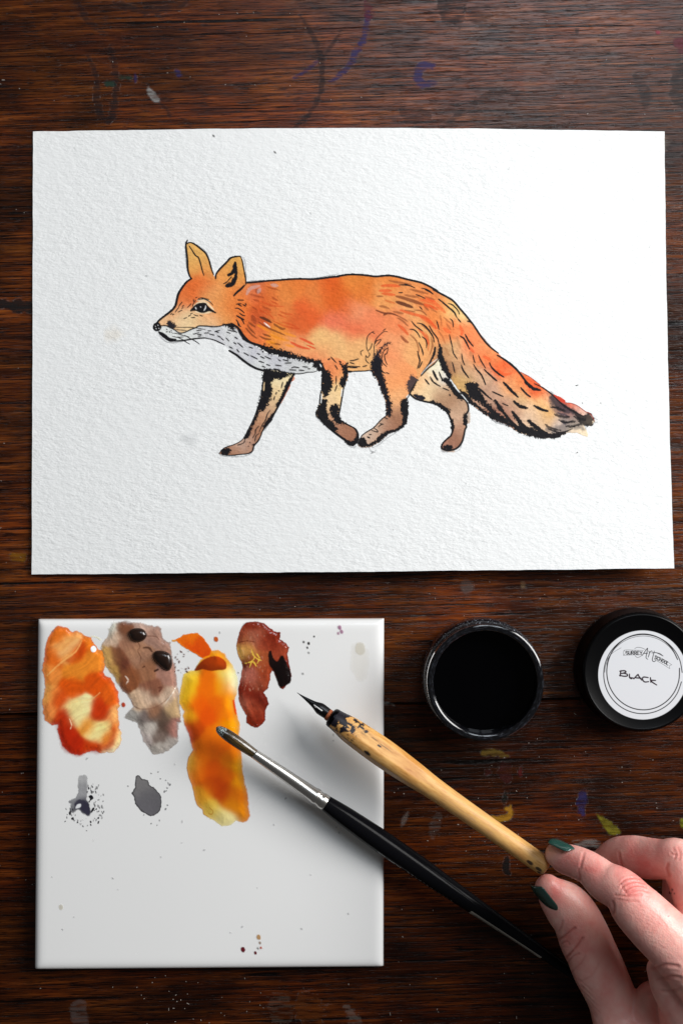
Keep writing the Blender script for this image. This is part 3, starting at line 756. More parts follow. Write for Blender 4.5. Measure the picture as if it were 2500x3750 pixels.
# back and chest
ink('B', 24, "240,297 400,285 550,268 700,258 820,248 950,240 1070,240 1200,245 1350,230 1460,215 1568,205 C 150,200 300,178 450,180 560,190 680,205 800,195 880,192 1000,210 1150,250 1330,292 1450,345 1568,415 D 180,0 300,68 380,110 470,170 560,275 630,355 735,485", taper=.1)
ink('B', 27, "110,930 150,975 190,1040 260,1120 330,1165 440,1195", taper=.1)
blot('B', "360,1180 500,1200 640,1235 780,1268 900,1310 1050,1360 1180,1392 1290,1415 1340,1480 1300,1500 1250,1470 1100,1425 950,1392 800,1365 640,1325 520,1280 440,1230", 6)
ink('B', 26, "1295,1415 1330,1490 1375,1570")
ink('B', 25, "0,1270 100,1330 200,1410 300,1480 400,1530 500,1555 E 740,207", taper=.2)
ink('B', 11, "0,1215 42,1235;110,1250 137,1290;210,1300 277,1340;80,1080 117,1098;65,1155 97,1175;120,1160 155,1185 192,1220;310,1345 402,1390;285,1218 332,1235;400,1310 437,1325;450,1355 502,1380;515,1355 592,1390;425,1422 497,1443;535,1468 582,1485;470,1493 512,1510;665,1478 747,1490;705,1400 732,1418;775,1400 847,1420;800,1450 887,1446;895,1518 930,1505 997,1515;1055,1500 1122,1508;640,1530 722,1550;865,1545 952,1550;1000,1550 1072,1555;1125,1530 1157,1530", taper=.2)
ink('B', 12, "1415,1402 1437,1385;1455,1360 1490,1400 1532,1445;1515,1480 1552,1540")
blot('E', "1430,160 1500,110 1560,180 1568,230 1500,215 1490,180", 3)
ink('E', 9, "740,207 900,215 1000,240 1160,268 1280,265 1360,248 1440,244 1500,225")
# haunch
ink('C', 12, "1020,327 1110,330 1180,340 1247,370;1100,312 1150,325;1340,375 1400,385 1460,415 1507,455;1015,438 1072,438;1265,465 1330,490 1392,520;1315,640 1352,680")
ink('C', 14, "1200,850 1250,910 1310,955 1357,990;1280,875 1350,890 1420,950 1480,1030 1515,1090 1522,1150;1455,915 1500,1000 1568,1090;1175,965 1230,970 1280,1010 1322,1080;1350,1070 1400,1110 1418,1170 1412,1230;1305,1155 1340,1230 1362,1290 1365,1335;1285,1280 1305,1370 1315,1430 1285,1525;1350,1430 1310,1520")
ink('C', 9, "660,990 600,1030 565,1080 555,1160 560,1240 580,1290;640,1010 672,1025;635,1170 610,1240 575,1270;855,998 800,1000 740,1050 690,1110 668,1180 662,1260 665,1330;790,985 832,955;545,1340 545,1410 592,1455;590,1300 600,1330 570,1370 550,1340;510,1260 470,1290 485,1340;680,1170 700,1130 760,1112 735,1155 690,1200")
blot('C', "880,1145 800,1190 735,1260 670,1330 650,1420 635,1568 770,1568 745,1430 745,1330 790,1230 880,1165", 5, col=(18, 17, 30), soft=4)
ink('C', 11, "865,1225 800,1280 775,1370 775,1430 842,1500;862,1240 845,1310 815,1330 820,1400 850,1470")
ink('C', 13, "320,1415 370,1410 442,1388;315,1440 377,1460;300,1490 380,1500 462,1500;280,1490 330,1515 420,1515;500,1500 557,1485")
ink('C', 17, "1545,1225 1520,1320 1490,1380 1450,1460 1400,1530 1370,1575")
# tail
ink('D', 22, "670,455 730,480 800,580 860,670 930,760 1010,840 1110,915;1095,945 1180,995 1270,1060 1350,1130 1430,1215 1500,1310 1568,1390")
ink('D', 14, "395,203 450,220 500,265 535,310 552,355;525,415 572,470;420,420 455,460 465,540;225,450 245,510 260,575;60,0 120,30 175,65;120,525 170,610 230,690 255,760 262,820;410,650 430,740 455,840;450,845 470,920 522,1000;585,925 595,1000 627,1085;745,940 760,1010 777,1050;825,940 860,1020 927,1130;450,1045 470,1120 487,1195;1025,1465 1100,1500 1177,1535;830,1410 900,1470 982,1560;15,490 80,540 140,620 175,680 188,755;315,1415 402,1450;416,1508 418,1520", .6)
ink('D', 19, "255,140 320,190 400,260 470,320 500,370 517,405;555,665 610,700 650,760 697,860;635,645 680,730 747,815;985,1055 1010,1110 1080,1180 1187,1260;910,1150 960,1200 1087,1310;580,1085 600,1150 640,1210 687,1270;755,1075 800,1150 870,1230 927,1365;1430,1410 1500,1490 1568,1545;60,1290 117,1360;135,1255 180,1330 277,1390;260,1185 290,1260 322,1310", 1.0)
ink('D', 28, "1185,1330 1270,1420 1382,1540;175,1170 205,1240 240,1300;205,830 195,900 165,990", 1.4)
ink('D', 15, "165,990 120,1080 60,1150 0,1230;250,1005 180,1080 100,1140 0,1245")
blot('D', "270,800 300,860 312,960 360,1060 392,1170 430,1230 410,1292 350,1200 300,1130 268,1010 245,970", 3)
blot('D', "340,1290 400,1310 470,1390 560,1490 600,1568 540,1568 430,1410", 4)
blot('D', "640,1360 720,1330 820,1360 810,1400 850,1500 890,1568 740,1568 680,1470", 5)
# hind legs
ink('G', 21, "240,640 310,700 420,738 550,765 640,800 720,850 780,910 820,1000 845,1080 855,1140 825,1230 790,1265 720,1330 690,1390 710,1430 800,1450 910,1415 980,1330 1010,1230 1025,1150 1045,1105 1015,1040 1025,960 1060,900 1075,870 1065,790 1030,730 960,650 920,620", taper=.1)
blot('G', "550,738 700,798 810,880 790,915 700,845 560,765", 4)
blot('G', "300,655 430,678 425,718 340,702", 4, col=(24, 22, 34))
blot('G', "1008,950 1045,925 1048,1065 1008,1065", 3); blot('G', "835,1000 862,1060 862,1135 840,1150 822,1020", 2.5)
blot('G', "720,1402 790,1372 845,1402 790,1445", 2.5)
blot('G', "190,560 200,470 260,380 315,400 335,450 290,545 240,605", 5, .95, (46, 44, 52), 3)
ink('G', 19, "330,460 280,550 235,625 180,730")
blot('G', "110,760 170,705 197,760 197,900 187,1025 140,1075 145,950 115,880", 4)
ink('G', 26, "185,1040 90,1125 0,1172", 1)
ink('G', 10, "345,30 370,110 380,170 345,265;410,180 365,265;405,0 425,75")
ink('G', 16, "806,645 810,665")
blot('G', "950,590 1050,640 1150,760 1290,870 1420,935 1568,1010 1568,1050 1430,990 1300,915 1180,825 1080,750", 3)
blot('G', "1050,500 1190,500 1215,580 1330,760 1385,800 1500,930 1568,985 1568,1012 1400,905 1280,805 1150,690 1050,570", 5)
blot('G', "1450,735 1500,780 1568,870 1568,905 1500,845", 4)
ink('G', 19, "1220,560 1310,640 1412,720", 1)
S_('G', 11, .95, (232, 236, 236), "815,425 880,530 945,610 1000,670 1060,745", soft=1.4, rough=.6)
S_('G', 7, .9, (232, 236, 236), "400,352 500,238 630,132", soft=1.2, rough=.4)
blot('G', "690,430 790,440 900,600 960,640 940,690 850,600 780,510", 4)
# tail tip
fx.fill(pts('H', "820,715 900,745 1060,880 1200,965 1320,1015 1380,1010 1320,1160 1300,1230 1160,1190 1080,1240 980,1270 860,1280 760,1220 900,1190 1000,1120 940,1010 860,960 830,850"), (86, 82, 84), .66, 8, 12, 12)
fx.fill(pts('H', "880,730 960,790 1050,870 1180,950 1160,1000 1020,980 930,930 860,860 820,760"), (46, 44, 52), .85, 5, 8, 10)
ink('H', 22, "80,160 170,215 270,285 360,370 420,450 500,550 600,640", .6)
ink('H', 36, "470,530 530,590 600,640 690,665", 2.2)
ink('H', 17, "610,570 700,610 790,670 880,740 960,820 1060,900 1180,970 1310,1035", .3)
ink('H', 18, "0,340 80,420 172,475;0,475 70,530;415,625 480,700 552,755", 1)
ink('H', 31, "165,550 260,650 372,760;605,885 690,930 802,965;45,800 120,920 230,1060 340,1170 400,1190", 1.8)
ink('H', 13, "5,685 160,755;150,850 190,870 232,885;980,1112 1080,1130 1152,1105;800,1215 920,1260 1040,1260 1152,1215;1160,1185 1190,1190;840,910 960,905", .4)
ink('H', 36, "320,825 400,890 502,920;290,970 360,1060 460,1180 590,1270;0,980 100,1050 240,1105", 2.4)
ink('H', 42, "520,1100 620,1180 740,1270 880,1330", 2.6)
blot('H', "330,1180 500,1190 640,1240 800,1290 960,1280 1080,1255 960,1330 800,1342 650,1330 480,1270 370,1240", 4)
blot('H', "1190,985 1310,1030 1390,1000 1450,1070 1440,1150 1405,1178 1320,1160 1250,1120", 4, .92)
blot('H', "0,950 120,1030 260,1115 420,1205 600,1270 800,1320 900,1335 640,1338 430,1280 300,1205 150,1125 0,1060", 5)
blot('H', "300,990 380,1060 480,1180 600,1265 520,1260 420,1180 340,1080", 4); blot('H', "530,1100 640,1180 760,1265 900,1325 780,1320 640,1240 560,1160", 4)
ink('H', 22, "950,990 1030,1010 1092,1040;1000,1110 1060,1150", 2, .75, (44, 42, 58))
ink('H', 7, "1040,840 1130,848 1230,888 1340,968 1390,985 1440,1040 1472,1105;410,400 560,485 690,590", .3, .85, (150, 40, 28))
fx.fill(pts('H', "890,727 980,762 1052,812 1040,840 980,820 900,750"), (190, 52, 30), .9, 1.5, 1.5, 5)
ink('H', 26, "880,900 960,930 1060,960;900,1010 1000,1040 1110,1050;960,1090 1060,1120 1190,1110;1060,1180 1160,1180 1260,1150;1180,1040 1260,1080 1340,1090;1000,860 1100,930 1220,990;760,1150 860,1210 980,1240", 3.0, .85)
# front legs
blot('E', "735,218 900,225 1060,262 1155,275 1060,302 980,345 900,345 840,400 845,480 830,600 790,690 720,790 640,790 660,700 690,620 718,400", 5)
blot('E', "640,795 640,870 600,960 540,1080 510,1170 448,1192 560,1000", 3)
blot('E', "1120,320 1160,280 1090,430 1010,600 945,715 900,722 960,640 1040,440", 2.5)
blot('E', "870,825 835,930 740,1045 728,1020 790,920", 2.5)
ink('E', 17, "740,215 730,300 715,430 690,620 650,740 600,880 530,1030 450,1180")
ink('E', 11, "450,1185 390,1240 300,1285 160,1335 90,1410;130,1425 250,1440 380,1428 510,1415")
ink('E', 17, "490,1418 560,1385 590,1300 650,1230 700,1130")
ink('E', 22, "695,1125 730,1060 820,940 900,800 960,690 1030,550 1090,430 1160,280")
ink('E', 10, "820,795 780,850 755,930 710,1000 665,1100;660,1020 615,1070 605,1130 570,1190;660,1130 620,1160 600,1240;460,1200 440,1260 350,1297", .8)
ink('E', 14, "1000,390 980,475;938,510 952,520;912,535 900,565;885,595 872,645;508,1308 512,1312;528,1253 532,1258;565,1295 590,1277")
blot('E', "130,1362 220,1340 250,1370 222,1422 140,1422", 3)
S_('E', 12, .9, (236, 205, 160), "740,390 732,440 728,510", soft=1.3)
blot('F', "190,90 250,190 330,250 370,350 370,460 330,540 290,600 250,580 225,480 237,300", 5)
blot('F', "480,95 540,160 592,110 592,250 582,350 540,462 480,420 500,350 540,280 530,200", 4)
blot('F', "230,640 300,650 290,720 300,830 330,920 400,980 440,1090 330,1050 200,920 150,850 180,730 200,708", 4)
blot('F', "360,740 460,720 470,850 500,930 560,975 440,980 400,900 350,850", 5)
blot('F', "520,1190 600,1235 680,1232 722,1150 747,1150 740,1230 690,1290 620,1290", 2.5)
ink('F', 25, "190,90 245,190;160,840 240,950 330,1040 450,1140 590,1240 630,1280;630,1280 690,1280 735,1230 745,1150 720,1080 680,1040")
ink('F', 18, "240,200 235,330 225,510;215,520 205,620 195,700;680,1040 560,980 490,930;480,840 490,770 505,680 525,560 545,450;580,240 575,330 550,430")
ink('F', 22, "590,238 660,238"); ink('F', 12, "650,238 720,232 850,228 932,215")
blot('F', "950,80 1080,60 1070,190 1110,300 1150,450 1190,600 1220,720 1212,872 1160,855 1150,690 1100,540 1040,400 990,300 940,180", 5, col=(14, 12, 22), soft=3)
ink('F', 13, "1180,850 1110,900 1040,970 960,1050 860,1110 800,1160 765,1230")
blot('F', "770,1210 830,1190 870,1260 900,1290 1000,1230 1060,1160 1130,1110 1200,1090 1300,1070 1390,980 1420,960 1440,970 1370,1050 1290,1085 1200,1120 1100,1200 1000,1270 900,1312 780,1312 755,1270", 2.5)
blot('F', "1380,660 1440,650 1456,800 1442,940 1400,960 1390,870 1370,800", 4)
ink('F', 10, "1120,895 1172,915;1060,985 1112,995;1110,995 1080,1000 1040,1030;975,1050 1020,1080 1025,1105 945,1085;905,1140 937,1140;1070,210 1110,250 1147,262;1150,250 1192,270")
ink('F', 18, "880,1175 915,1192"); ink('F', 13, "435,305 430,420;445,435 415,520;315,65 345,55")
S_('F', 12, .9, (236, 238, 236), "225,560 222,620 215,690;200,130 220,170;1470,570 1440,610;520,480 505,600", soft=1.3)
# specks around the drawing
ink('H', 9, "1198,596 1236,587;1210,1562 1232,1550;1296,840 1298,850;1555,845 1568,845;985,512 988,514", .3, .8)
ink('F', 8, "930,1418 935,1410;950,1412 956,1404;960,1390 966,1384;985,1398 990,1394", .3, .6)

# regions of the drawing, each a piece of its own
fullw = (slice(None), slice(None))
def inside(poly, grow=4.0, smooth=True):
    P = catmull(np.array(poly), 4, True) if smooth else poly
    return fx.sd(P, fullw) > -grow
taken = np.zeros(fx.A.shape, bool)
pieces = []
eye_p = pts('A', "610,1095 665,1020 720,985 790,972 850,985 910,1050 990,1125 880,1125 760,1125 660,1105")
for nm, poly, sm, lab in (("eye", eye_p, True, None), ("ear", ear1_p, True, "far ear of the painted fox, upright and tan"), ("ear", ear2_p, True, "near ear of the painted fox with black ink inside"),
                      ("chest", chest_p, False, "pale grey dashed chest and jaw of the painted fox"),
                      ("leg", leg3_p, True, "far front leg of the painted fox stretched forward"), ("leg", leg1_p, True, "near front leg of the painted fox, folded back"),
                      ("leg", leg4_p, True, "far hind leg of the painted fox"), ("leg", leg2_p, True, "near hind leg of the painted fox reaching forward"),
                      ("tail", tail_p, False, "bushy tail of the painted fox with dark tip"), ("head", head_p, False, None)):
    r = inside(poly, 5.0, sm) & ~taken
    taken |= r
    pieces.append((nm, r, lab))
zf = lambda X, Y: paper_z(X, Y) + 0.10
PSC = 1.10
fox = fx.build("painted_fox", PAINT, paper, zf, region=~taken, scale=PSC)
tag(fox, "orange fox body in watercolour with black ink outline")
for nm, r, lab in pieces:
    o = fx.build(nm, PAINT, fox, zf, region=r, scale=PSC)
    if o is not None and lab: tag(o, lab)

# pencil smudges and a faint stain on the bare paper
sm = Canvas(380, 420, 2460, 2110, 5.0)
for (x, y, r, c, a) in ((690, 1610, 26, (150, 152, 156), .12), (415, 1225, 34, (230, 214, 186), .16), (170, 2070, 60, (150, 148, 140), .14), (2400, 520, 40, (200, 192, 170), .08)):
    an = np.linspace(0, 6.28, 9)[:-1]
    sm.fill([(x + r * math.cos(t), y + r * .7 * math.sin(t)) for t in an], c, a, r * .5, r * .5, 18)
rs = np.random.RandomState(11)
for k in range(34):
    x, y = rs.uniform(400, 2400), rs.uniform(520, 2060)
    sm.stroke([(x, y), (x + rs.uniform(-5, 5), y + rs.uniform(-5, 5))], rs.uniform(2.5, 4), (130, 130, 132), rs.uniform(.2, .5), 2, 0, 1, 5)
sm.stroke([(780, 495), (784, 499)], 6, (60, 60, 60), .8, 2, 0, 0); sm.stroke([(1004, 556), (1010, 560)], 5, (60, 60, 60), .8, 2, 0, 0)
o = sm.build("smudge", PAINT, paper, lambda X, Y: paper_z(X, Y) + 0.05, thr=0.02, scale=PSC)
tag(o, "faint grey specks and smudges on the bare paper", kind="stuff")

# ------------------------------------------------------------------ glazed tile used as a palette
TZ = 7.0                                   # top of the tile, millimetres
TC = [(139, 2268), (1406, 2266), (1404, 3541), (127, 3551)]
def make_tile():
    e = [0, .12, .3, .55, .9, 1.4, 2.1, 3.0, 4.2]            # rounded glaze edge, mm in from the rim
    d = [3.4, 2.5, 1.9, 1.4, .98, .62, .32, .11, 0.0]       # drop below the top there
    T = 151.0
    s = np.array([x / T for x in e] + list(np.linspace(6 / T, 1 - 6 / T, 36)) + [1 - x / T for x in e[::-1]])
    def drop(t):
        mm = np.minimum(t, 1 - t) * T
        return np.interp(mm, e, d)
    n = len(s)
    U, V_ = np.meshgrid(s, s, indexing='ij')
    c = [np.array(q, float) for q in TC]
    X = (c[0][0] * (1 - U) + c[1][0] * U) * (1 - V_) + (c[3][0] * (1 - U) + c[2][0] * U) * V_
    Y = (c[0][1] * (1 - U) + c[1][1] * U) * (1 - V_) + (c[3][1] * (1 - U) + c[2][1] * U) * V_
    Z = TZ - np.minimum(np.sqrt(drop(U) ** 2 + drop(V_) ** 2), 3.6)
    Z += (fbm(X, Y, 420, 2, 6) - .5) * .12
    k = (1 - 0.005 / HCAM) / S
    P = np.stack([(X - CX) * k, (CY - Y) * k, Z * .001], -1).reshape(-1, 3)
    rim = np.array([i * n for i in range(n)] + [(n - 1) * n + j for j in range(1, n)] + [i * n + n - 1 for i in range(n - 2, -1, -1)] + [j for j in range(n - 2, 0, -1)])
    return P, grid_faces(n, n)[:, ::-1], rim
tloc = W(770, 2905)
TILEG, nt, p = nmat("white_tile_glaze")
p.inputs["Base Color"].default_value = (0.81, 0.812, 0.805, 1)
g0 = nd(nt, "ShaderNodeNewGeometry"); n0 = nd(nt, "ShaderNodeTexNoise"); n0.inputs["Scale"].default_value = 26; n0.inputs["Detail"].default_value = 6; n0.inputs["Distortion"].default_value = 1.5
r0 = nd(nt, "ShaderNodeMapRange"); r0.inputs[1].default_value = .35; r0.inputs[2].default_value = .7; r0.inputs[3].default_value = .09; r0.inputs[4].default_value = .30
nt.links.new(g0.outputs["Position"], n0.inputs["Vector"]); nt.links.new(n0.outputs["Fac"], r0.inputs[0]); nt.links.new(r0.outputs[0], p.inputs["Roughness"])
p.inputs["Specular IOR Level"].default_value = 0.5
g_ = nd(nt, "ShaderNodeNewGeometry"); n_ = nd(nt, "ShaderNodeTexNoise"); n_.inputs["Scale"].default_value = 900; n_.inputs["Detail"].default_value = 3
b_ = nd(nt, "ShaderNodeBump"); b_.inputs["Distance"].default_value = 0.00001; b_.inputs["Strength"].default_value = 0.6
nt.links.new(g_.outputs["Position"], n_.inputs["Vector"]); nt.links.new(n_.outputs["Fac"], b_.inputs["Height"]); nt.links.new(b_.outputs["Normal"], p.inputs["Normal"])
BISQ = simple("tile_clay", (176, 130, 104), 0.9, noise=(600, .25))
P, F, rim = make_tile()
tile = thing("palette_tile", tloc, "square white glazed tile used as a palette, smeared with orange and brown paint", "palette")
obj("glaze", fast_mesh("glaze", P - np.array(tloc), F), TILEG, tile)
R = P[rim]; r2 = np.roll(np.arange(len(rim)), -1); n = len(rim)
ctr = R.mean(0)
ins = R.copy(); ins[:, :2] = ctr[:2] + (R[:, :2] - ctr[:2]) * 0.9985; ins[:, 2] += 0.0001
low = ins.copy(); low[:, 2] = 0.0003
Vb = np.concatenate([ins, low]) - np.array(tloc)
Fb = [(i, r2[i], r2[i] + n, i + n) for i in range(n)]
me = bpy.data.meshes.new("clay_body")
me.from_pydata([tuple(v) for v in Vb], [], [tuple(int(q) for q in f) for f in Fb] + [tuple(range(n, 2 * n))])
me.update()
obj("clay_body", me, BISQ, tile)

WETP = attr_mat("wet_paint", 0.22, 0.5, True, coat=0.4, bump=(420, 0.00009))
DRYP = attr_mat("dried_wash", 0.45, 0.4, True, bump=(900, 0.00006))
BEADM = attr_mat("paint_bead", 0.22, 0.5, True, coat=0.2)
tz = lambda X, Y: np.full(X.shape, TZ + 0.10)
def puddle(label, canvas, mat=WETP, name="paint_puddle", parent=None, thr=0.03, scale=1.22):
    o = canvas.build(name, mat, parent or tile, tz, thr=thr, scale=scale)
    return tag(o, label)

# orange puddle
c = Canvas(140, 2278, 460, 2775, 2.0)
w, d = c.fill(pts('P', "205,190 260,143 340,160 410,205 455,190 540,245 600,270 650,350 680,390 720,400 740,470 740,560 720,620 740,650 800,680 850,760 880,830 890,930 895,970 870,1000 885,1080 885,1180 905,1230 910,1330 880,1390 830,1440 760,1440 700,1450 650,1425 560,1435 500,1470 430,1470 370,1440 310,1370 275,1280 255,1200 260,1160 200,1160 130,1110 110,1030 105,900 130,780 115,650 95,600 120,500 130,380 150,280"),
       field(cf("P 300,220 220,112,32;220,480 212,102,28;400,320 228,156,86;330,400 226,150,80;480,380 204,78,10;560,320 220,118,30;430,620 220,128,40;600,500 223,128,40;420,760 213,88,10;650,750 208,84,10;250,900 210,84,20;180,1000 223,130,62;450,1000 230,194,124;540,960 232,198,134;480,1060 230,196,130;680,1010 198,64,10;820,850 213,94,20;640,1250 232,198,126;700,1200 230,190,116;560,1180 223,138,50;350,1250 184,46,6;450,1400 182,44,6;330,1340 180,44,6;350,1100 193,60,10;600,1400 203,80,10;800,1250 218,108,20;760,1330 222,120,24;870,1300 237,196,130;800,1425 239,208,156;860,1050 228,152,84;170,860 228,152,74;200,650 222,130,56"), 17, .09, 6, warp=34, ws=70), .97, 2.4, 4, 11, smooth=False, thin=(18, .80), edge=((204, 92, 20), 4, .4))
c.Hm[w] = .35 * sstep(0, 26, d) + .3 * fbm(c.X[w], c.Y[w], 60, 3, 8) * sstep(0, 20, d)
c.fill(pts('P', "262,1160 330,1010 385,1070 440,1180 500,1290 620,1350 750,1335 815,1230 800,1100 845,1200 850,1340 770,1425 640,1440 560,1425 470,1470 380,1440 300,1350"), (182, 46, 5), .55, 14, 8, 18)
c.fill(pts('P', "335,1010 420,930 510,908 590,915 605,960 590,1060 560,1110 480,1122 400,1060"), (232, 190, 120), .15, 10, 6, 14)
c.fill(pts('P', "550,1230 620,1180 720,1160 745,1200 720,1290 700,1342 600,1322 545,1280"), (234, 198, 128), .2, 11, 6, 14)
c.fill(pts('P', "600,1040 650,950 690,860 742,930 752,1030 700,1090 640,1112"), (190, 56, 8), .5, 11, 6, 14)
c.fill(pts('P', "250,420 340,370 430,300 500,260 470,330 380,400 300,460"), (236, 176, 112), .35, 10, 6, 14)
c.fill(pts('P', "330,500 440,420 520,300 540,400 500,500 400,540"), (196, 74, 8), .6, 8, 5, 14)
c.stroke(pts('P', "150,655 250,560 350,480 450,400 505,300"), 6, (235, 165, 90), .65, 2, .4, 1.5)
c.stroke(pts('P', "330,1000 400,940 500,912 600,900 690,830"), 4, (232, 180, 110), .5, 2, .4, 1.5)
c.stroke(pts('P', "600,255 650,260 700,290"), 4, (238, 205, 160), .7, 2, .4, 1.5)
c.stroke(pts('P', "380,1100 400,1160 390,1200"), 4, (240, 190, 140), .8, 1.5, .4, 2)
c.fill(pts('P', "600,370 630,350 655,380 640,410 605,408"), (226, 226, 226), .95, 2, 1, 6)
c.drag(-.6, .22, 1.25, 4, 70, 9)
puddle("orange watered paint puddle with pale rubbed-out patches", c)
# brown puddle
c = Canvas(360, 2268, 670, 2770, 2.0)
w, d = c.fill(pts('P', "700,380 720,320 770,260 780,180 830,110 930,95 1000,110 1100,110 1170,140 1300,150 1330,220 1345,290 1410,320 1420,420 1450,520 1470,640 1480,740 1500,850 1500,950 1520,1050 1515,1130 1490,1140 1490,1330 1430,1390 1380,1430 1300,1460 1230,1460 1190,1400 1140,1330 1110,1230 1075,1140 1000,1110 935,1080 1000,1010 1045,980 1000,890 960,840 900,790 840,680 780,600 740,540"),
       field(cf("P 830,250 202,168,142;800,170 224,210,190;920,180 140,92,66;980,320 168,122,96;1050,420 178,132,102;1250,200 172,132,112;1150,150 186,150,130;900,560 122,70,50;860,460 140,90,64;1000,650 150,95,62;1150,600 165,116,86;1100,480 170,126,100;1250,800 150,100,76;1200,900 198,164,138;1350,900 202,168,142;1380,650 178,132,112;820,600 205,160,96;780,480 210,165,105;1100,950 202,166,136;1250,1010 163,118,90;1050,1070 168,152,138;980,1070 170,155,142;1150,1080 130,110,100;1350,1180 108,84,70;1320,1080 120,94,78;1450,1000 192,156,118;1200,1200 188,168,152;1300,1280 138,114,100;1450,1200 172,122,106;1280,1420 188,168,152;1150,1300 194,170,156;1420,1350 180,160,145"), 15, .12, 6, warp=22, ws=30), .93, 3.5, 5, 10, smooth=False, thin=(16, .72), edge=((120, 82, 62), 5, .3))
c.Hm[w] = .3 * sstep(0, 24, d) + .3 * fbm(c.X[w], c.Y[w], 50, 3, 2) * sstep(0, 20, d)
for t, wd, cc, a in (("1080,310 1100,360 1080,400 1110,470 1100,520", 4, (120, 80, 60), .6), ("1170,250 1260,255 1300,290", 4, (110, 70, 52), .6), ("1140,370 1190,370 1225,410", 8, (80, 46, 32), .7),
                     ("950,660 980,700 960,740", 5, (222, 196, 175), .7), ("1290,590 1250,610", 9, (62, 32, 22), .8), ("1290,780 1320,780 1300,820", 8, (110, 62, 48), .6), ("1130,570 1150,560", 6, (95, 55, 40), .7),
                     ("1000,890 1060,980 1150,1000 1280,970 1400,880", 4, (140, 100, 80), .5), ("1480,760 1440,830 1360,940", 3, (225, 205, 185), .6)):
    c.stroke(pts('P', t), wd, cc, a, 2, .4, 1.5)
c.drag(1.1, .30, 1.45, 7, 60, 10)
brown = puddle("grey-brown watered paint puddle with two dark drops in it", c, scale=0.98)
# two dark beads of undiluted paint
for t, lab in (("985,215 1020,180 1080,168 1140,185 1172,240 1140,290 1080,312 1020,295 992,255", "round dark drop of brown paint"), ("1232,440 1270,402 1350,405 1412,440 1432,530 1412,592 1370,605 1310,562 1250,500", "bean-shaped dark drop of brown paint")):
    P_ = pts('P', t); A_ = np.array(P_)
    c = Canvas(A_[:, 0].min() - 8, A_[:, 1].min() - 8, A_[:, 0].max() + 8, A_[:, 1].max() + 8, 1.5)
    w, d = c.fill(P_, (30, 17, 11), 1.0, 1.5)
    mx = d.max()
    c.Hm[w] = .5 + 2.2 * np.sqrt(np.clip(1 - (1 - np.clip(d / mx, 0, 1)) ** 2, 0, 1))
    puddle(lab, c, BEADM, "paint_drop", brown, thr=.3)
# yellow-orange puddle
c = Canvas(630, 2305, 925, 3040, 2.0)
c.fill(pts('Q', "120,290 200,240 290,220 350,220 400,260 440,310 480,380 505,430 500,470 400,480 340,440 270,400 190,350"), field(cf("Q 200,290 220,105,12;300,260 224,110,10;330,340 208,72,6;420,360 214,84,6;450,440 206,70,6;250,330 212,80,6"), 16, .12, 6), .97, 2, 3, 9, smooth=False, edge=((226, 130, 20), 7, .6))
c.stroke(pts('Q', "20,235 70,255"), 7, (225, 160, 40), .7, 2, .4, 2); c.stroke(pts('Q', "65,290 120,300"), 7, (225, 150, 30), .7, 2, .4, 2)
w, d = c.fill(pts('Q', "320,600 380,490 470,440 490,400 560,395 620,430 650,490 700,540 740,620 762,720 752,830 730,900 722,950 760,1080 780,1180 770,1260 790,1420 800,1500 T 800,560 830,750 860,850 870,1000 880,1080 860,1130 810,1150 740,1130 690,1180 600,1190 520,1130 460,1100 410,1070 400,1020 340,970 310,850 290,770 255,680 240,590 250,500 300,410 270,300 260,240 210,150 200,60 Q 210,1020 160,940 160,850 190,740 205,640 255,612"),
       field(cf("Q 640,540 242,164,10;560,430 246,152,20;590,480 240,140,12;700,640 242,226,172;720,750 240,222,165;660,640 240,190,60;260,700 238,172,20;230,640 236,196,70;450,700 222,105,6;450,780 230,108,4;600,740 234,150,8;650,800 232,136,5;330,950 228,95,2;450,1050 221,84,2;560,950 224,100,4;650,1050 226,116,5;220,900 240,166,20;190,860 240,180,40;230,1060 234,160,24;730,1150 236,152,5;700,950 236,150,8;290,1180 190,70,2;500,1300 221,104,5;400,1450 228,110,5;600,1250 228,130,5;"
                "T 270,540 226,168,54;265,620 226,164,50;500,400 222,100,4;700,500 224,112,5;600,300 222,98,4;770,560 234,160,10;550,750 183,64,2;620,850 178,64,2;470,780 190,80,4;800,750 226,142,5;750,850 200,100,6;370,880 216,142,32;350,930 216,145,36;700,950 205,120,10;830,1050 210,122,5;450,1040 216,172,64;430,1000 214,165,56;600,1120 222,194,116;660,1150 224,200,130;520,1080 216,182,94;330,650 220,100,5;350,560 222,104,5;500,600 214,86,3;650,650 214,92,3"), 19, .05, 8, warp=16, ws=50), .97, 3.5, 3, 14, smooth=False, thin=(26, .80))
c.Hm[w] = .75 * sstep(0, 40, d)
c.stroke(pts('T', "300,415 255,500 242,590 258,680 300,790 315,860 345,970 400,1020 410,1065 460,1095"), 3.5, (190, 120, 20), .6, 1.5, .3, 1)
c.stroke(pts('T', "320,420 300,560 265,680"), 3, (205, 130, 30), .5, 1.5, .3, 1); c.stroke(pts('T', "310,800 390,815 430,870 440,960"), 3, (200, 130, 24), .5, 1.5, .3, 1)
c.stroke(pts('T', "470,1000 505,1040 490,1070 460,1060"), 3, (180, 110, 20), .7, 1.2, .3, 1)
c.fill(pts('Q', "705,920 725,915 745,1050 725,1030"), (216, 62, 10), .85, 2, 1, 6)
c.fill(pts('Q', "318,606 370,520 450,470 540,455 600,480 642,530 632,590 550,602 480,608 400,592"), field(cf("Q 480,500 168,56,4;480,560 112,32,2;400,560 122,36,2;580,560 116,34,2;560,490 190,66,4"), 20, .05), .97, 3, 1.5, 9)
c.drag(1.4, .05, 1.12, 2, 120, 20)
YELM = attr_mat("glossy_wet_paint", .12, .5, True, coat=.5)
puddle("long yellow-orange wet paint puddle with a dark rust crescent", c, YELM)
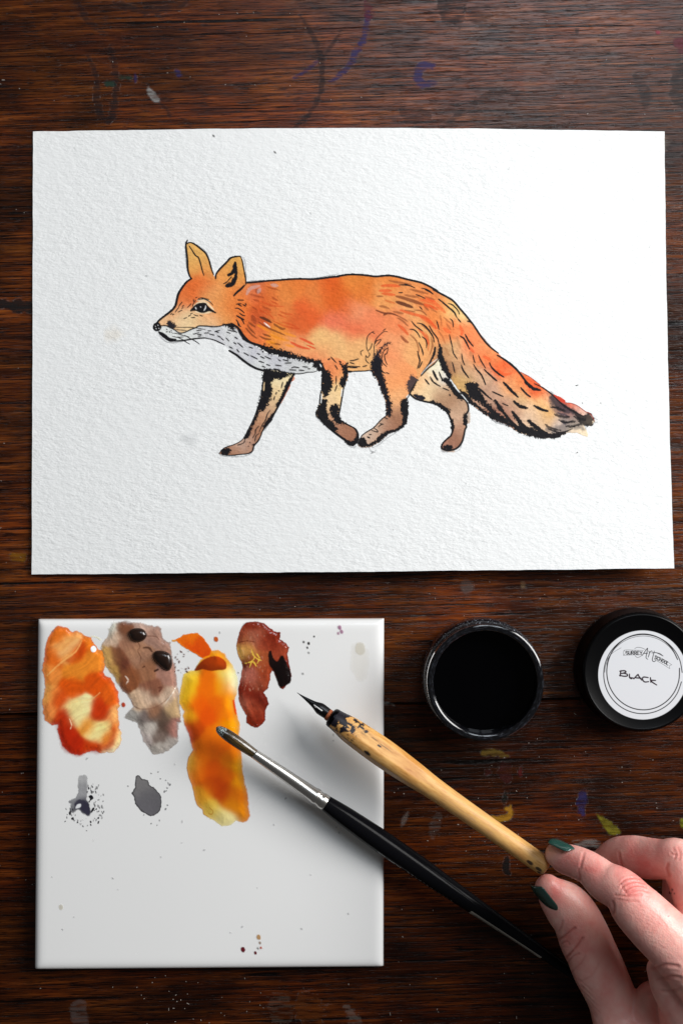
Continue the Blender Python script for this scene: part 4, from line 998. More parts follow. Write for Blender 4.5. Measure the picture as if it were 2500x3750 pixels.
# red-brown puddle
c = Canvas(856, 2268, 1076, 2675, 2.0)
w, d = c.fill(pts('Q', "770,230 800,150 850,110 940,100 1030,120 1090,170 1130,200 1195,215 1190,280 1250,320 1285,370 1265,430 1290,560 1305,660 1300,720 1260,750 1225,790 1190,780 1165,700 1130,620 1110,600 1095,640 1085,720 1070,780 1020,830 1060,880 1075,950 1040,1010 1040,1110 1010,1150 965,1190 900,1175 850,1140 850,1060 800,980 770,900 765,790 790,690 810,570 790,500 755,430 745,350"),
       field(cf("Q 900,150 130,40,15;820,250 152,68,42;1000,300 152,62,36;930,280 165,95,70;1100,220 124,35,12;870,380 188,124,62;800,420 205,150,80;850,500 110,35,15;980,520 162,78,42;880,650 172,94,74;1040,650 150,60,30;950,720 150,70,44;950,850 114,30,10;850,850 124,35,15;900,1000 165,70,42;820,950 170,90,66;980,930 108,28,8;950,1120 134,40,15;1200,400 152,62,36;1160,300 126,38,14;1250,560 110,30,15"), 18, .22, 5), .96, 1.6, 3, 9, smooth=False, edge=((120, 30, 12), 5, .4))
c.Hm[w] = .35 * sstep(0, 20, d) + .3 * fbm(c.X[w], c.Y[w], 40, 3, 5) * sstep(0, 16, d)
c.fill(pts('Q', "1070,430 1100,400 1120,470 1160,510 1210,450 1250,510 1290,600 1305,660 1290,730 1250,755 1200,780 1165,720 1130,620 1080,540"), (9, 4, 4), .97, 2.5, 2, 8)
for t in ("900,390 920,450 970,490 1000,500", "830,530 900,510 930,470", "880,570 910,510 950,560", "950,430 980,480 960,530"):
    c.stroke(pts('Q', t), 4.5, (218, 170, 66), .85, 1.3, .4, 2)
for k in range(46):
    x, y = rs.uniform(800, 1070), rs.uniform(160, 820)
    c.stroke(pts('Q', "%f,%f %f,%f" % (x, y, x + rs.uniform(-8, 8), y + rs.uniform(10, 30))), 1.8, (205, 150, 120), rs.uniform(.25, .6) if c.A.max() else 0, 1.2, .4, 1)
c.stroke(pts('Q', "770,315 850,300 930,310"), 3, (96, 30, 14), .7, 1.5, .3, 1)
c.drag(1.2, .30, 1.15, 9, 60, 7)
puddle("red-brown paint puddle with a glossy black streak", c, scale=1.05)
# grey ink smear and spatter
c = Canvas(215, 2810, 420, 3045, 1.5)
c.fill(pts('R', "475,410 530,388 560,420 562,560 556,640 585,700 590,790 540,795 470,740 420,770 385,740 400,680 370,662 440,620 470,560"), field(cf("R 520,430 168,168,168;520,520 140,140,142;500,600 150,150,152;450,650 130,130,134;400,720 110,110,114;520,700 48,46,62;560,740 50,48,62"), 14, .12, 5), .85, 3.5, 4, 9)
c.fill(pts('R', "440,655 520,640 580,700 585,790 530,765 470,730 430,740"), (44, 42, 58), .9, 4, 4, 8)
c.fill(pts('R', "440,725 460,690 495,685 490,715 455,730"), (215, 216, 218), .9, 2, 1, 6)
for k in range(85):
    an = rs.uniform(-1.35, 2.9); rd = rs.normal(195, 34) if an > .3 else rs.normal(165, 40)
    x, y = 530 + rd * math.cos(an) * .95, 660 + rd * math.sin(an) * 1.1
    r = abs(rs.normal(0, 1)) * 3.4 + 1.3
    c.stroke(pts('R', "%f,%f %f,%f" % (x, y, x + rs.uniform(-8, 8), y + rs.uniform(0, 22))), r, (30, 29, 36), rs.uniform(.25, .95), 1.4, .3, .8)
c.fill(pts('R', "575,605 605,592 625,625 595,650 580,670 590,630"), (18, 17, 24), .95, 1.4, .8, 5); c.fill(pts('R', "598,770 615,728 634,722 630,745 605,772"), (18, 17, 24), .95, 1.4, .6, 5)
puddle("smeared grey and black ink blot with spatter", c, DRYP, "ink_blot")
c = Canvas(455, 2810, 640, 3040, 1.5)
c.fill(pts('R', "1060,400 1085,388 1130,430 1180,440 1200,490 1250,520 1310,590 1325,660 1310,750 1270,790 1210,812 1150,780 1100,742 1050,680 1045,620 1018,570 1050,520"), field(cf("R 1120,470 112,110,110;1200,600 92,90,93;1150,700 96,94,98;1270,700 88,86,90"), 25, .08, 5), .95, 1.3, 2.5, 9, smooth=False, edge=((22, 21, 24), 5.5, .95))
for (x, y) in ((1215, 370), (1287, 357), (1365, 440), (1407, 490), (1380, 520), (1372, 550), (1352, 560), (1382, 695), (1362, 738), (1300, 848), (1215, 885), (1275, 905), (978, 498), (1140, 800), (1310, 425), (1390, 465)):
    r = rs.uniform(3, 6)
    c.stroke(pts('R', "%f,%f %f,%f" % (x, y, x + 3, y + rs.uniform(-10, 12))), r, (120, 120, 122), .75, 1.5, 0, .8)
puddle("oval grey ink blot with a dark rim", c, DRYP, "ink_blot")
# small spots and flecks elsewhere on the glaze
c = Canvas(150, 2275, 1400, 3500, 3.0)
for (x, y, r, col, a) in ((1243, 2296, 8, (150, 60, 120), .6), (1250, 2312, 7, (150, 60, 120), .55), (1238, 2318, 5, (150, 60, 120), .5), (791, 2339, 9, (200, 90, 20), .95), (452, 2579, 8, (190, 60, 20), .9),
                          (890, 3475, 9, (100, 8, 24), .95), (935, 3488, 6, (100, 8, 24), .95), (947, 3430, 9, (190, 140, 70), .7), (952, 3452, 5, (130, 90, 50), .6), (955, 3470, 4, (190, 70, 40), .8), (944, 3472, 4, (90, 90, 90), .6),
                          (224, 3320, 9, (214, 208, 190), .55), (1318, 2370, 22, (200, 190, 160), .25), (1130, 2355, 5, (30, 26, 26), .9), (1125, 2370, 4, (30, 26, 26), .9), (1112, 2350, 4, (30, 26, 26), .8), (1150, 2330, 3, (30, 26, 26), .8), (1130, 2390, 4, (140, 140, 140), .7), (1108, 2466, 4, (120, 120, 120), .6)):
    c.stroke([(x, y), (x + 1, y + r * .5)], r * 1.6, col, a, 2, 0, 1.5)
c.fill([(1285, 2350), (1340, 2370), (1345, 2470), (1310, 2500), (1275, 2430)], (206, 194, 164), .10, 22, 26, 50, octs=4)
for k in range(22):
    c.stroke(pts('Q', "%f,%f %f,%f" % (lambda x, y: (x, y, x + rs.uniform(-16, 16), y + rs.uniform(-10, 14)))(rs.uniform(110, 280), rs.uniform(370, 640))), rs.uniform(2.5, 5.5), (96, 52, 44), rs.uniform(.5, .9), 1.5, 0, 1)
for k in range(40):
    x, y = rs.uniform(170, 1380), rs.uniform(2300, 3480)
    c.stroke([(x, y), (x + rs.uniform(-4, 4), y + rs.uniform(-4, 6))], rs.uniform(3, 5), (150, 150, 152), rs.uniform(.3, .7), 2, 0, 1)
o = c.build("paint_specks", DRYP, tile, lambda X, Y: np.full(X.shape, TZ + .16), thr=.05)
tag(o, "small stray paint specks on the white glaze", kind="stuff")

# ------------------------------------------------------------------ lathe and rod helpers
def lathe(profile, n=96, wob=None):
    """profile [(r,z)...] turned round z"""
    a = np.linspace(0, 2 * np.pi, n, endpoint=False)
    P = np.array(profile, float)
    V = np.stack([P[:, 0:1] * np.cos(a), P[:, 0:1] * np.sin(a), np.repeat(P[:, 1:2], n, 1)], -1).reshape(-1, 3)
    return V, grid_faces(len(P), n, True)
def rod(profile, n=40, facet=None):
    """profile [(t,r)...] along +x; facet(t, angle) scales the radius"""
    a = np.linspace(0, 2 * np.pi, n, endpoint=False)
    P = np.array(profile, float)
    T = np.repeat(P[:, 0:1], n, 1); Rr = np.repeat(P[:, 1:2], n, 1); A = np.repeat(a[None], len(P), 0)
    if facet is not None: Rr = Rr * facet(T, A)
    V = np.stack([T, Rr * np.cos(A), Rr * np.sin(A)], -1).reshape(-1, 3)
    return V, grid_faces(len(P), n, True)[:, ::-1], T.ravel(), A.ravel()
def resample(prof, step):
    P = np.array(prof, float)
    t = np.arange(P[0, 0], P[-1, 0], step); t = np.append(t, P[-1, 0])
    C_ = catmull(P, 10)
    return np.stack([t, np.interp(t, C_[:, 0], C_[:, 1])], -1)
def aim(o, a, b, roll=0.0):
    """put the object's +x axis from a to b"""
    x = (b - a).normalized(); z = Vector((0, 0, 1)); y = z.cross(x).normalized(); z = x.cross(y)
    M = Matrix((x, y, z)).transposed().to_4x4() @ Matrix.Rotation(roll, 4, 'X')
    M.translation = a
    o.matrix_world = M

# ------------------------------------------------------------------ open jar of black ink
mm = 0.001
jc = W(1777, 2500, 24); jbase = Vector((jc.x, jc.y, 0))
jar = thing("ink_jar", jbase, "open round glass jar full of black ink beside the tile", "ink jar")
GLASS, nt, p = nmat("ink_stained_glass")
p.inputs["Base Color"].default_value = (0.9, 0.93, 0.96, 1); p.inputs["Roughness"].default_value = 0.05
p.inputs["Transmission Weight"].default_value = 1.0; p.inputs["IOR"].default_value = 1.48
INKFILM, nt, p = nmat("ink_film_on_glass")
g_ = nd(nt, "ShaderNodeNewGeometry"); n_ = nd(nt, "ShaderNodeTexNoise"); n_.inputs["Scale"].default_value = 1500; n_.inputs["Detail"].default_value = 3
r_ = nd(nt, "ShaderNodeValToRGB"); r_.color_ramp.elements[0].position = .60; r_.color_ramp.elements[0].color = (.004, .004, .006, 1)
r_.color_ramp.elements[1].position = .74; r_.color_ramp.elements[1].color = (.35, .38, .44, 1)
nt.links.new(g_.outputs["Position"], n_.inputs["Vector"]); nt.links.new(n_.outputs["Fac"], r_.inputs["Fac"]); nt.links.new(r_.outputs["Color"], p.inputs["Base Color"])
p.inputs["Roughness"].default_value = .22; p.inputs["Specular IOR Level"].default_value = .6
SMEAR, nt, p = nmat("wiped_ink_rim")
g_ = nd(nt, "ShaderNodeNewGeometry")
tcs = nd(nt, "ShaderNodeTexCoord"); sep = nd(nt, "ShaderNodeSeparateXYZ"); nt.links.new(tcs.outputs["Object"], sep.inputs["Vector"])
at = nd(nt, "ShaderNodeMath", operation='ARCTAN2'); nt.links.new(sep.outputs["Y"], at.inputs[0]); nt.links.new(sep.outputs["X"], at.inputs[1])
ln = nd(nt, "ShaderNodeVectorMath", operation='LENGTH'); nt.links.new(tcs.outputs["Object"], ln.inputs[0])
cb = nd(nt, "ShaderNodeCombineXYZ")
m1 = nd(nt, "ShaderNodeMath", operation='MULTIPLY'); m1.inputs[1].default_value = 9.0; nt.links.new(at.outputs[0], m1.inputs[0])
m2 = nd(nt, "ShaderNodeMath", operation='MULTIPLY'); m2.inputs[1].default_value = 2600; nt.links.new(ln.outputs["Value"], m2.inputs[0])
nt.links.new(m1.outputs[0], cb.inputs[0]); nt.links.new(m2.outputs[0], cb.inputs[1])
n_ = nd(nt, "ShaderNodeTexNoise"); n_.inputs["Scale"].default_value = 1.0; n_.inputs["Detail"].default_value = 4
nt.links.new(cb.outputs[0], n_.inputs["Vector"])
r_ = nd(nt, "ShaderNodeValToRGB"); r_.color_ramp.elements[0].position = .52; r_.color_ramp.elements[0].color = (.003, .003, .004, 1)
r_.color_ramp.elements[1].position = .75; r_.color_ramp.elements[1].color = (.028, .032, .042, 1)
nt.links.new(n_.outputs["Fac"], r_.inputs["Fac"]); nt.links.new(r_.outputs["Color"], p.inputs["Base Color"])
rq = nd(nt, "ShaderNodeMapRange"); rq.inputs[1].default_value = .42; rq.inputs[2].default_value = .62; rq.inputs[3].default_value = .05; rq.inputs[4].default_value = .22
nt.links.new(n_.outputs["Fac"], rq.inputs[0]); nt.links.new(rq.outputs[0], p.inputs["Roughness"]); p.inputs["Specular IOR Level"].default_value = .55; p.inputs["Coat Weight"].default_value = .12
BLK = simple("black_ink", (2, 2, 3), 0.03, spec=0.10)
k = (1 - .024 / HCAM) / S
Rr = 213 * k                                 # outer radius of the neck
def jpart(name, prof, mat):
    V, F = lathe(prof, 128)
    return obj(name, fast_mesh(name, V, F), mat, jar)
body = [(0.0005, 0.0008), (Rr * .9, 0.0008), (Rr * 1.02, .0020), (Rr * 1.055, .0045), (Rr * 1.06, .0125), (Rr * 1.05, .0145), (Rr * 1.02, .0158), (Rr * .985, .0166)]
jpart("glass_body", body, INKFILM)
neck = [(Rr * .985, .0166), (Rr * .975, .0180), (Rr * 1.0, .0184), (Rr * 1.0, .0196), (Rr * .975, .0200), (Rr * .975, .0212), (Rr * 1.0, .0216), (Rr * 1.0, .0226), (Rr * .995, .0232)]
jpart("threaded_neck", neck, GLASS)
rimp = [(Rr * q, .0240 - .5 * (Rr * (q - .953)) ** 2 / .0019) for q in np.linspace(1.002, .893, 16)]
jpart("rim", rimp + [(Rr * .886, .0222), (Rr * .884, .0200), (Rr * .885, .0155)], SMEAR)
jpart("ink", [(Rr * .886, .01615), (Rr * .872, .0160), (Rr * .5, .0160), (0.00002, .0160)], BLK)

# ------------------------------------------------------------------ jar lid with a paper label
LH = 14.0
lc = W(2350, 2462, LH); lbase = Vector((lc.x, lc.y, 0))
lid = thing("jar_lid", lbase, "black round jar lid with a white handwritten label", "lid")
k = (1 - .014 / HCAM) / S
LR = 217 * k
PLAST = simple("black_plastic", (5, 5, 6), 0.30, spec=0.14, bump=(2500, .00001))
prof = [(LR * 1.045, .0003), (LR * 1.045, .0020), (LR * 1.035, .0030), (LR * 1.015, .0118), (LR * 1.005, .0130), (LR * .985, .01375), (LR * .965, .0140), (LR * .955, .01395), (LR * .945, .0138), (LR * .5, .0138), (0.00002, .0138)]
V, F = lathe(prof, 160)
aa = np.arctan2(V[:, 1], V[:, 0]); wall = (V[:, 2] > .0025) & (V[:, 2] < .0119)
kn = 1 + .006 * np.cos(aa * 80) * wall
V[:, 0] *= kn; V[:, 1] *= kn
obj("cap", fast_mesh("cap", V, F), PLAST, lid)
lab_c = Canvas(2352 - 168, 2472 - 168, 2352 + 168, 2472 + 168, 1.0)
cx_, cy_ = 2351.7, 2471.8
an = np.linspace(0, 2 * np.pi, 90)[:-1]
w, d = lab_c.fill([(cx_ + 163 * math.cos(t), cy_ + 163 * math.sin(t)) for t in an], (232, 234, 238), 1.0, 1.0)
def lst(fr, wd, lst_, col=(16, 14, 18), a=1.0, soft=.8, taper=.2):
    for t in lst_.split(';'):
        if t.strip(): lab_c.stroke(pts(fr, t), wd / FR[fr][2], col, a, soft, taper)
def ring(cx, cy, rx, ry, rot, wd, a0=0, a1=6.283):
    t = np.linspace(a0, a1, 80); c_, s_ = math.cos(rot), math.sin(rot)
    P_ = np.stack([cx + rx * np.cos(t) * c_ - ry * np.sin(t) * s_, cy + rx * np.cos(t) * s_ + ry * np.sin(t) * c_], -1)
    x0, y0, k_ = FR['L']
    P_ = np.stack([x0 + P_[:, 0] / k_, y0 + P_[:, 1] / k_], -1)
    lab_c.stroke(P_[::4], wd * 1.35 / k_, (16, 14, 18), 1, .8, .0)
ring(1105, 905, 450, 455, .2, 8); ring(1108, 880, 418, 436, -.1, 9); ring(1098, 905, 430, 440, .6, 4, 2.6, 5.2)
# SURREY Art SCHOOL on a ribbon, BLACK written by hand
lst('L', 4, "882,690 890,632 1000,630 1110,634;882,690 1000,684 1100,684;890,632 905,660 882,690;1232,735 1330,790 1410,842;1240,690 1340,735 1435,798;1435,798 1410,810 1412,842")
GL = {'S': ["8,2 2,0 0,3 4,5 8,7 7,10 1,9"], 'U': ["0,0 0,7 3,10 7,8 8,0"], 'R': ["0,10 0,0 6,0 7,3 5,5 0,5", "3,5 8,10"], 'E': ["7,0 0,0 0,10 7,10", "0,5 6,5"], 'Y': ["0,0 4,5 8,0", "4,5 4,10"],
      'C': ["8,2 4,0 0,4 1,8 5,10 8,8"], 'H': ["0,0 0,10", "8,0 8,10", "0,5 8,5"], 'O': ["4,0 0,4 1,8 4,10 7,8 8,4 4,0"], 'L': ["0,0 0,10 7,10"]}
def word(txt, x, y, h, adv, ang, wd):
    c_, s_ = math.cos(ang), math.sin(ang); u = 0
    for ch in txt:
        for poly in GL[ch]:
            q = [tuple(float(v) for v in t.split(',')) for t in poly.split()]
            P_ = [(x + (u + a_ * h / 10 * .8) * c_ - (b_ * h / 10) * s_, y + (u + a_ * h / 10 * .8) * s_ + (b_ * h / 10) * c_) for a_, b_ in q]
            x0, y0, k_ = FR['L']
            lab_c.stroke([(x0 + a_ / k_, y0 + b_ / k_) for a_, b_ in P_], wd / k_, (14, 12, 16), 1, .7, 0)
        u += adv
word("SURREY", 912, 642, 36, 32, .02, 9); word("SCHOOL", 1250, 692, 36, 31, .46, 9)
lst('L', 9, "1098,690 1120,655 1150,615 1158,612 1150,660 1140,715 1160,735;1110,668 1160,665;1170,640 1180,660 1165,710;1178,665 1200,640 1212,645;1235,640 1220,700 1212,745 1230,762 1252,750;1205,662 1260,660 1335,697")
lst('L', 5, "1010,612 1040,598 1090,604 1130,622;1012,692 1040,714 1080,700 1110,672;1260,660 1300,668 1335,697")
lst('L', 16, "852,865 842,928;838,872 890,866 910,880 880,894 850,900;880,896 920,905 925,925 890,930 836,920;950,905 952,945 975,960;950,945 1000,952;1000,960 1045,912 1055,925 1090,975;1020,948 1085,952;1165,945 1110,940 1100,968 1125,995 1170,992;1190,945 1195,1000;1250,978 1200,978 1215,1000 1262,1030", (38, 14, 30))
lst('L', 4, "690,800 700,730 760,660 855,602", (90, 90, 94))
LAB = attr_mat("paper_label", .55, .3, True)
o = lab_c.build("label", LAB, lid, lambda X, Y: np.full(X.shape, LH - .05), thr=.3, scale=.85)
tag(o, "round white label printed SURREY ART SCHOOL with BLACK written by hand")

# ------------------------------------------------------------------ paint brush lying across the tile's edge
def along(p0, u, t): return (p0[0] + u[0] * t, p0[1] + u[1] * t)
B0 = (1180.5, 2932.4); BU = (0.8226, 0.5687)
def bz(t): return 12.6 - 0.066 * (t - 270) / 8.4
def BP(t): q = along(B0, BU, t); return W(q[0], q[1], bz(t))
b_tip = BP(-472); b_end = BP(1400)
brush = thing("paint_brush", (0, 0, 0), "round paint brush with silver ferrule and black handle lying across the tile", "paint brush")
aim(brush, b_tip, b_end)
bl_ = (b_end - b_tip).length
px2m = bl_ / 1872.0
def bt(t): return (t + 472) * px2m
HANDLE, nt, p = nmat("black_lacquer")
p.inputs["Base Color"].default_value = (.004, .004, .005, 1); p.inputs["Roughness"].default_value = .18; p.inputs["Specular IOR Level"].default_value = .05
prof = resample([(bt(-12), .0030), (bt(0), .00325), (bt(60), .0039), (bt(120), .0043), (bt(240), .00475), (bt(415), .0047), (bt(560), .0041), (bt(700), .0035), (bt(970), .0025), (bt(1250), .0018), (bt(1380), .0014), (bt(1400), .0003)], .0012)
V, F, T, A = rod(prof, 36)
obj("handle", fast_mesh("handle", V, F), HANDLE, brush)
FERR, nt, p = nmat("nickel_ferrule")
p.inputs["Base Color"].default_value = (.62, .60, .57, 1); p.inputs["Metallic"].default_value = 1; p.inputs["Roughness"].default_value = .27
g_ = nd(nt, "ShaderNodeNewGeometry"); n_ = nd(nt, "ShaderNodeTexNoise"); n_.inputs["Scale"].default_value = 1400; n_.inputs["Detail"].default_value = 3
b_ = nd(nt, "ShaderNodeBump"); b_.inputs["Distance"].default_value = .000008; b_.inputs["Strength"].default_value = .7
nt.links.new(g_.outputs["Position"], n_.inputs["Vector"]); nt.links.new(n_.outputs["Fac"], b_.inputs["Height"]); nt.links.new(b_.outputs["Normal"], p.inputs["Normal"])
fp = [(bt(-309), .0017), (bt(-308.5), .00205), (bt(-304), .0021), (bt(-150), .00265), (bt(-52), .00305), (bt(-46), .0033), (bt(-40), .0034), (bt(-34), .0033), (bt(-30), .00305), (bt(-22), .0031), (bt(-17), .00335), (bt(-11), .00345), (bt(-5), .00335), (bt(0), .0034), (bt(3), .0033), (bt(3.2), .0028)]
V, F, T, A = rod(fp, 48)
obj("ferrule", fast_mesh("ferrule", V, F), FERR, brush)
# bristles: one bundle, fine hair relief, wet tip with its glints painted as pale specks
pr = resample([(bt(-472), .00025), (bt(-466), .0012), (bt(-455), .0018), (bt(-430), .00232), (bt(-400), .00245), (bt(-360), .00235), (bt(-320), .00205), (bt(-300), .0019)], .00035)
V, F, T, A = rod(pr, 120)
rr_ = np.sqrt(V[:, 1] ** 2 + V[:, 2] ** 2)
hair = fbm(A * 18, T * 260, 1.0, 3, 4)
V[:, 1:] *= (1 + .05 * (hair - .5))[:, None]
u = (T - bt(-472)) / (bt(-300) - bt(-472))
glint_c = lin((150, 165, 165)); dk = lin((30, 24, 14)); ol = lin((96, 74, 34))
mixk = np.clip((hair - .35) * 2.2, 0, 1)[:, None] * sstep(.12, .5, u)[:, None]
colr = dk * (1 - mixk) + ol * mixk
glint = (fbm(V[:, 0] * 9000, A * 9, 1.0, 2, 9) > .55) & (u < .20)
colr = np.where(glint[:, None], glint_c, colr)
col = np.concatenate([colr, np.ones((len(V), 1))], 1)
obj("bristles", fast_mesh("bristles", V, F, col), attr_mat("wet_bristles", .25, .5, False, coat=.5), brush)
# barcode sticker and worn silver lettering, wrapped on the lower side of the handle
def wrap(t0, t1, a0, a1, n=60, m_=10, lift=.00006):
    ts = np.linspace(bt(t0), bt(t1), n); as_ = np.linspace(a0, a1, m_)
    r_ = np.interp(ts, prof[:, 0], prof[:, 1]) + lift
    V = np.stack([np.repeat(ts[:, None], m_, 1), r_[:, None] * np.cos(as_)[None], r_[:, None] * np.sin(as_)[None]], -1)
    return V.reshape(-1, 3), grid_faces(n, m_), np.repeat(np.linspace(0, 1, n)[:, None], m_, 1).ravel(), np.repeat(np.linspace(0, 1, m_)[None], n, 0).ravel()
V, F, uu, vv = wrap(655, 968, math.radians(120), math.radians(168), 420, 12)
rb = np.random.RandomState(3)
edges_ = np.cumsum(rb.uniform(.004, .012, 200)); bar = (np.searchsorted(edges_, uu) % 2 == 0) & (uu > .06) & (uu < .92) & (vv > .35)
cc = np.where(bar[:, None], lin((40, 38, 36)), lin((150, 145, 136)))
o = obj("barcode_sticker", fast_mesh("barcode_sticker", V, F, np.concatenate([cc, np.ones((len(V), 1))], 1)), attr_mat("sticker", .6, .3, False), brush)
tag(o, "pale barcode strip along the black handle")
V_, F_, nq = [], [], 0
for (t0, t1, a_) in [(250, 285, 140), (300, 330, 142), (332, 356, 142)] + [(380 + 17 * q, 392 + 17 * q, 142 + rb.uniform(-4, 4)) for q in range(12)]:
    for q in range(2):
        V, F, uu, vv = wrap(t0 + q * 6, t1, math.radians(a_ + q * 5), math.radians(a_ + q * 5 + 2.6), 6, 2, .00005)
        V_.append(V); F_.append(F + nq); nq += len(V)
obj("lettering", fast_mesh("lettering", np.concatenate(V_), np.concatenate(F_)), simple("worn_silver_print", (150, 150, 150), .4, .6), brush)

# ------------------------------------------------------------------ dip pen: steel nib in a carved wooden holder
N0 = (1087.5, 2536.5); N1 = (2012.0, 3186.0)
PU = np.array(N1) - np.array(N0); PL = np.linalg.norm(PU); PU = PU / PL
def pz(t): return 17.0 + (t / PL) * 16.0
def PP(t): q = along(N0, PU, t); return W(q[0], q[1], pz(t))
pen = thing("dip_pen", (0, 0, 0), "wooden dip pen with ink-stained grip and black steel nib held in the hand", "pen")
p0, p1 = PP(0), PP(PL)
aim(pen, p0, p1)
k2m = (p1 - p0).length / PL
# holder
hp = [(160, 30), (163, 36.5), (172, 39), (200, 43), (245, 49), (320, 52.5), (400, 53.5), (470, 51), (540, 47), (620, 42.5), (720, 39.5), (850, 38), (1000, 37.5), (1085, 36.5), (1106, 34), (1117, 24), (1120, 2)]
hp = resample([(t * k2m, r * k2m * .97) for t, r in hp], .0003)
def facet(T, A):
    t = T / k2m
    wgt = sstep(180, 240, t) * (1 - sstep(520, 640, t))
    q = np.mod(A - .35, np.pi / 2) - np.pi / 4
    sq = np.minimum(1.0, .90 / np.cos(q))                      # four carved flats
    return 1 * (1 - wgt) + sq * 1.05 * wgt
V, F, T, A = rod(hp, 96, facet)
t = T / k2m
grainw = fbm(T * 220, A * 9, 1.0, 4, 2)
base_c = lin((226, 176, 106)); dark_c = lin((192, 130, 64))
col = base_c + (dark_c - base_c) * np.clip((grainw - .3) * 1.5 + (fbm(T * 420, A * 30, 1.0, 3, 21) - .5) * .9, 0, 1)[:, None]
amber = np.exp(-((t - 500) / 60) ** 2) * np.clip(np.cos(A - .7), 0, 1)                  # darker handled patch
col = col * (1 - .45 * amber[:, None] * np.array([.5, .9, 1.4]).clip(0, 2) * .8).clip(.1, 1)
pale = np.exp(-((t - 800) / 160) ** 2)[:, None] * np.clip(grainw - .45, 0, 1)[:, None]
col = col * (1 - pale * .8) + lin((226, 200, 160)) * pale * .8
stn = fbm(T * 520, A * 3.4, 1.0, 4, 7)
fineg = fbm(T * 260, A * 16, 1.0, 3, 15)                                  # ink caught in the grain
# ink climbing the grip: A = pi/2 faces up, smaller A is the far/upper side
edge_t = 236 + 46 * np.cos((A - .9) * 2) + 70 * (fbm(A * 1.6, T * 90, 1.0, 3, 12) - .5)
inkm = sstep(-8, 8, edge_t - t + (stn - .5) * 150) * sstep(.36, .44, stn + .25 * (1 - sstep(175, 215, t)))
inkm = np.maximum(inkm, .8 * sstep(.56, .64, fineg) * sstep(330, 250, t) * sstep(.42, .55, stn))
for (tt, ang, dt, da) in ((344, 2.1, 17, .15), (367, 1.16, 9, .08)):
    inkm = np.maximum(inkm, sstep(1.2, .6, ((t - tt) / dt) ** 2 + ((A - ang) / da) ** 2 + (stn - .5)))
inkm = np.maximum(inkm, .7 * sstep(.035, .012, np.abs(A - (.95 + (t - 400) * .0009) - .05 * np.sin(t * .02))) * sstep(300, 330, t) * sstep(470, 440, t))
for (tt, ang, dt, da) in ((1052, 2.0, 15, .24), (1090, 2.05, 14, .2), (1100, 2.5, 10, .2)):
    inkm = np.maximum(inkm, .9 * sstep(1.2, .6, ((t - tt) / dt) ** 2 + ((A - ang) / da) ** 2 + (stn - .5)))
inkc = lin((20, 17, 26)) * (1 + 1.4 * (stn - .4)[:, None].clip(0, 1))
col = col * (1 - inkm[:, None]) + inkc * inkm[:, None]
PENW = attr_mat("oiled_pale_wood", .42, .4, False, bump=(1800, .00002))
obj("holder", fast_mesh("holder", V, F, np.concatenate([np.clip(col, 0, 1), np.ones((len(V), 1))], 1)), PENW, pen)
# metal socket ring
STEEL = simple("blackened_steel", (26, 26, 30), .32, 1.0, noise=(1500, .6))
INKST = simple("inky_steel_nib", (12, 11, 14), .30, .4, spec=.6, noise=(900, .7), bump=(1600, .00003))
sp = [(152, 20), (154, 30), (158, 35), (163, 37.5), (170, 38.5), (176, 37.5), (182, 36)]
V, F, T, A = rod([(t * k2m, r * k2m) for t, r in sp], 48)
obj("socket_ring", fast_mesh("socket_ring", V, F), STEEL, pen)
# nib: a curved tapering trough with a slit and breather slot
npf = [(0, .6), (12, 2.0), (40, 6.0), (75, 12.5), (96, 20.0), (106, 22.5), (120, 22.5), (150, 21.0), (190, 20.5)]
NP = resample(npf, 2.0)
na = 25
ang = np.linspace(-1, 1, na)
V = []
for tt, hw in NP:
    rad = max(hw * 1.12, .8)
    for q in ang:
        th = q * math.asin(min(hw / rad, 1.0))
        V.append((tt * k2m, rad * math.sin(th) * k2m, (rad * math.cos(th) - rad * .62) * k2m))
V = np.array(V)
F = grid_faces(len(NP), na)
cen = (V[F].mean(1)); tcen = cen[:, 0] / k2m; ycen = cen[:, 1] / k2m
hole = ((tcen > 78) & (tcen < 118) & (np.abs(ycen) < 1.6)) | ((tcen > 82) & (tcen < 92) & (np.abs(ycen + 4) < 1.2))
me = fast_mesh("nib", V, F[~hole])
nib = obj("nib", me, INKST, pen)
so = nib.modifiers.new("thickness", 'SOLIDIFY'); so.thickness = .00025; so.offset = -1
ub = simple("dried_rust", (150, 78, 42), .8)
V, F, T, A = rod([(140 * k2m, 21.5 * k2m), (143 * k2m, 23.0 * k2m), (150 * k2m, 23.4 * k2m), (155 * k2m, 22 * k2m)], 30)
keep = np.sin(A[F].mean(1)) > .15
obj("rust_band", fast_mesh("rust_band", V, F[keep]), ub, pen)

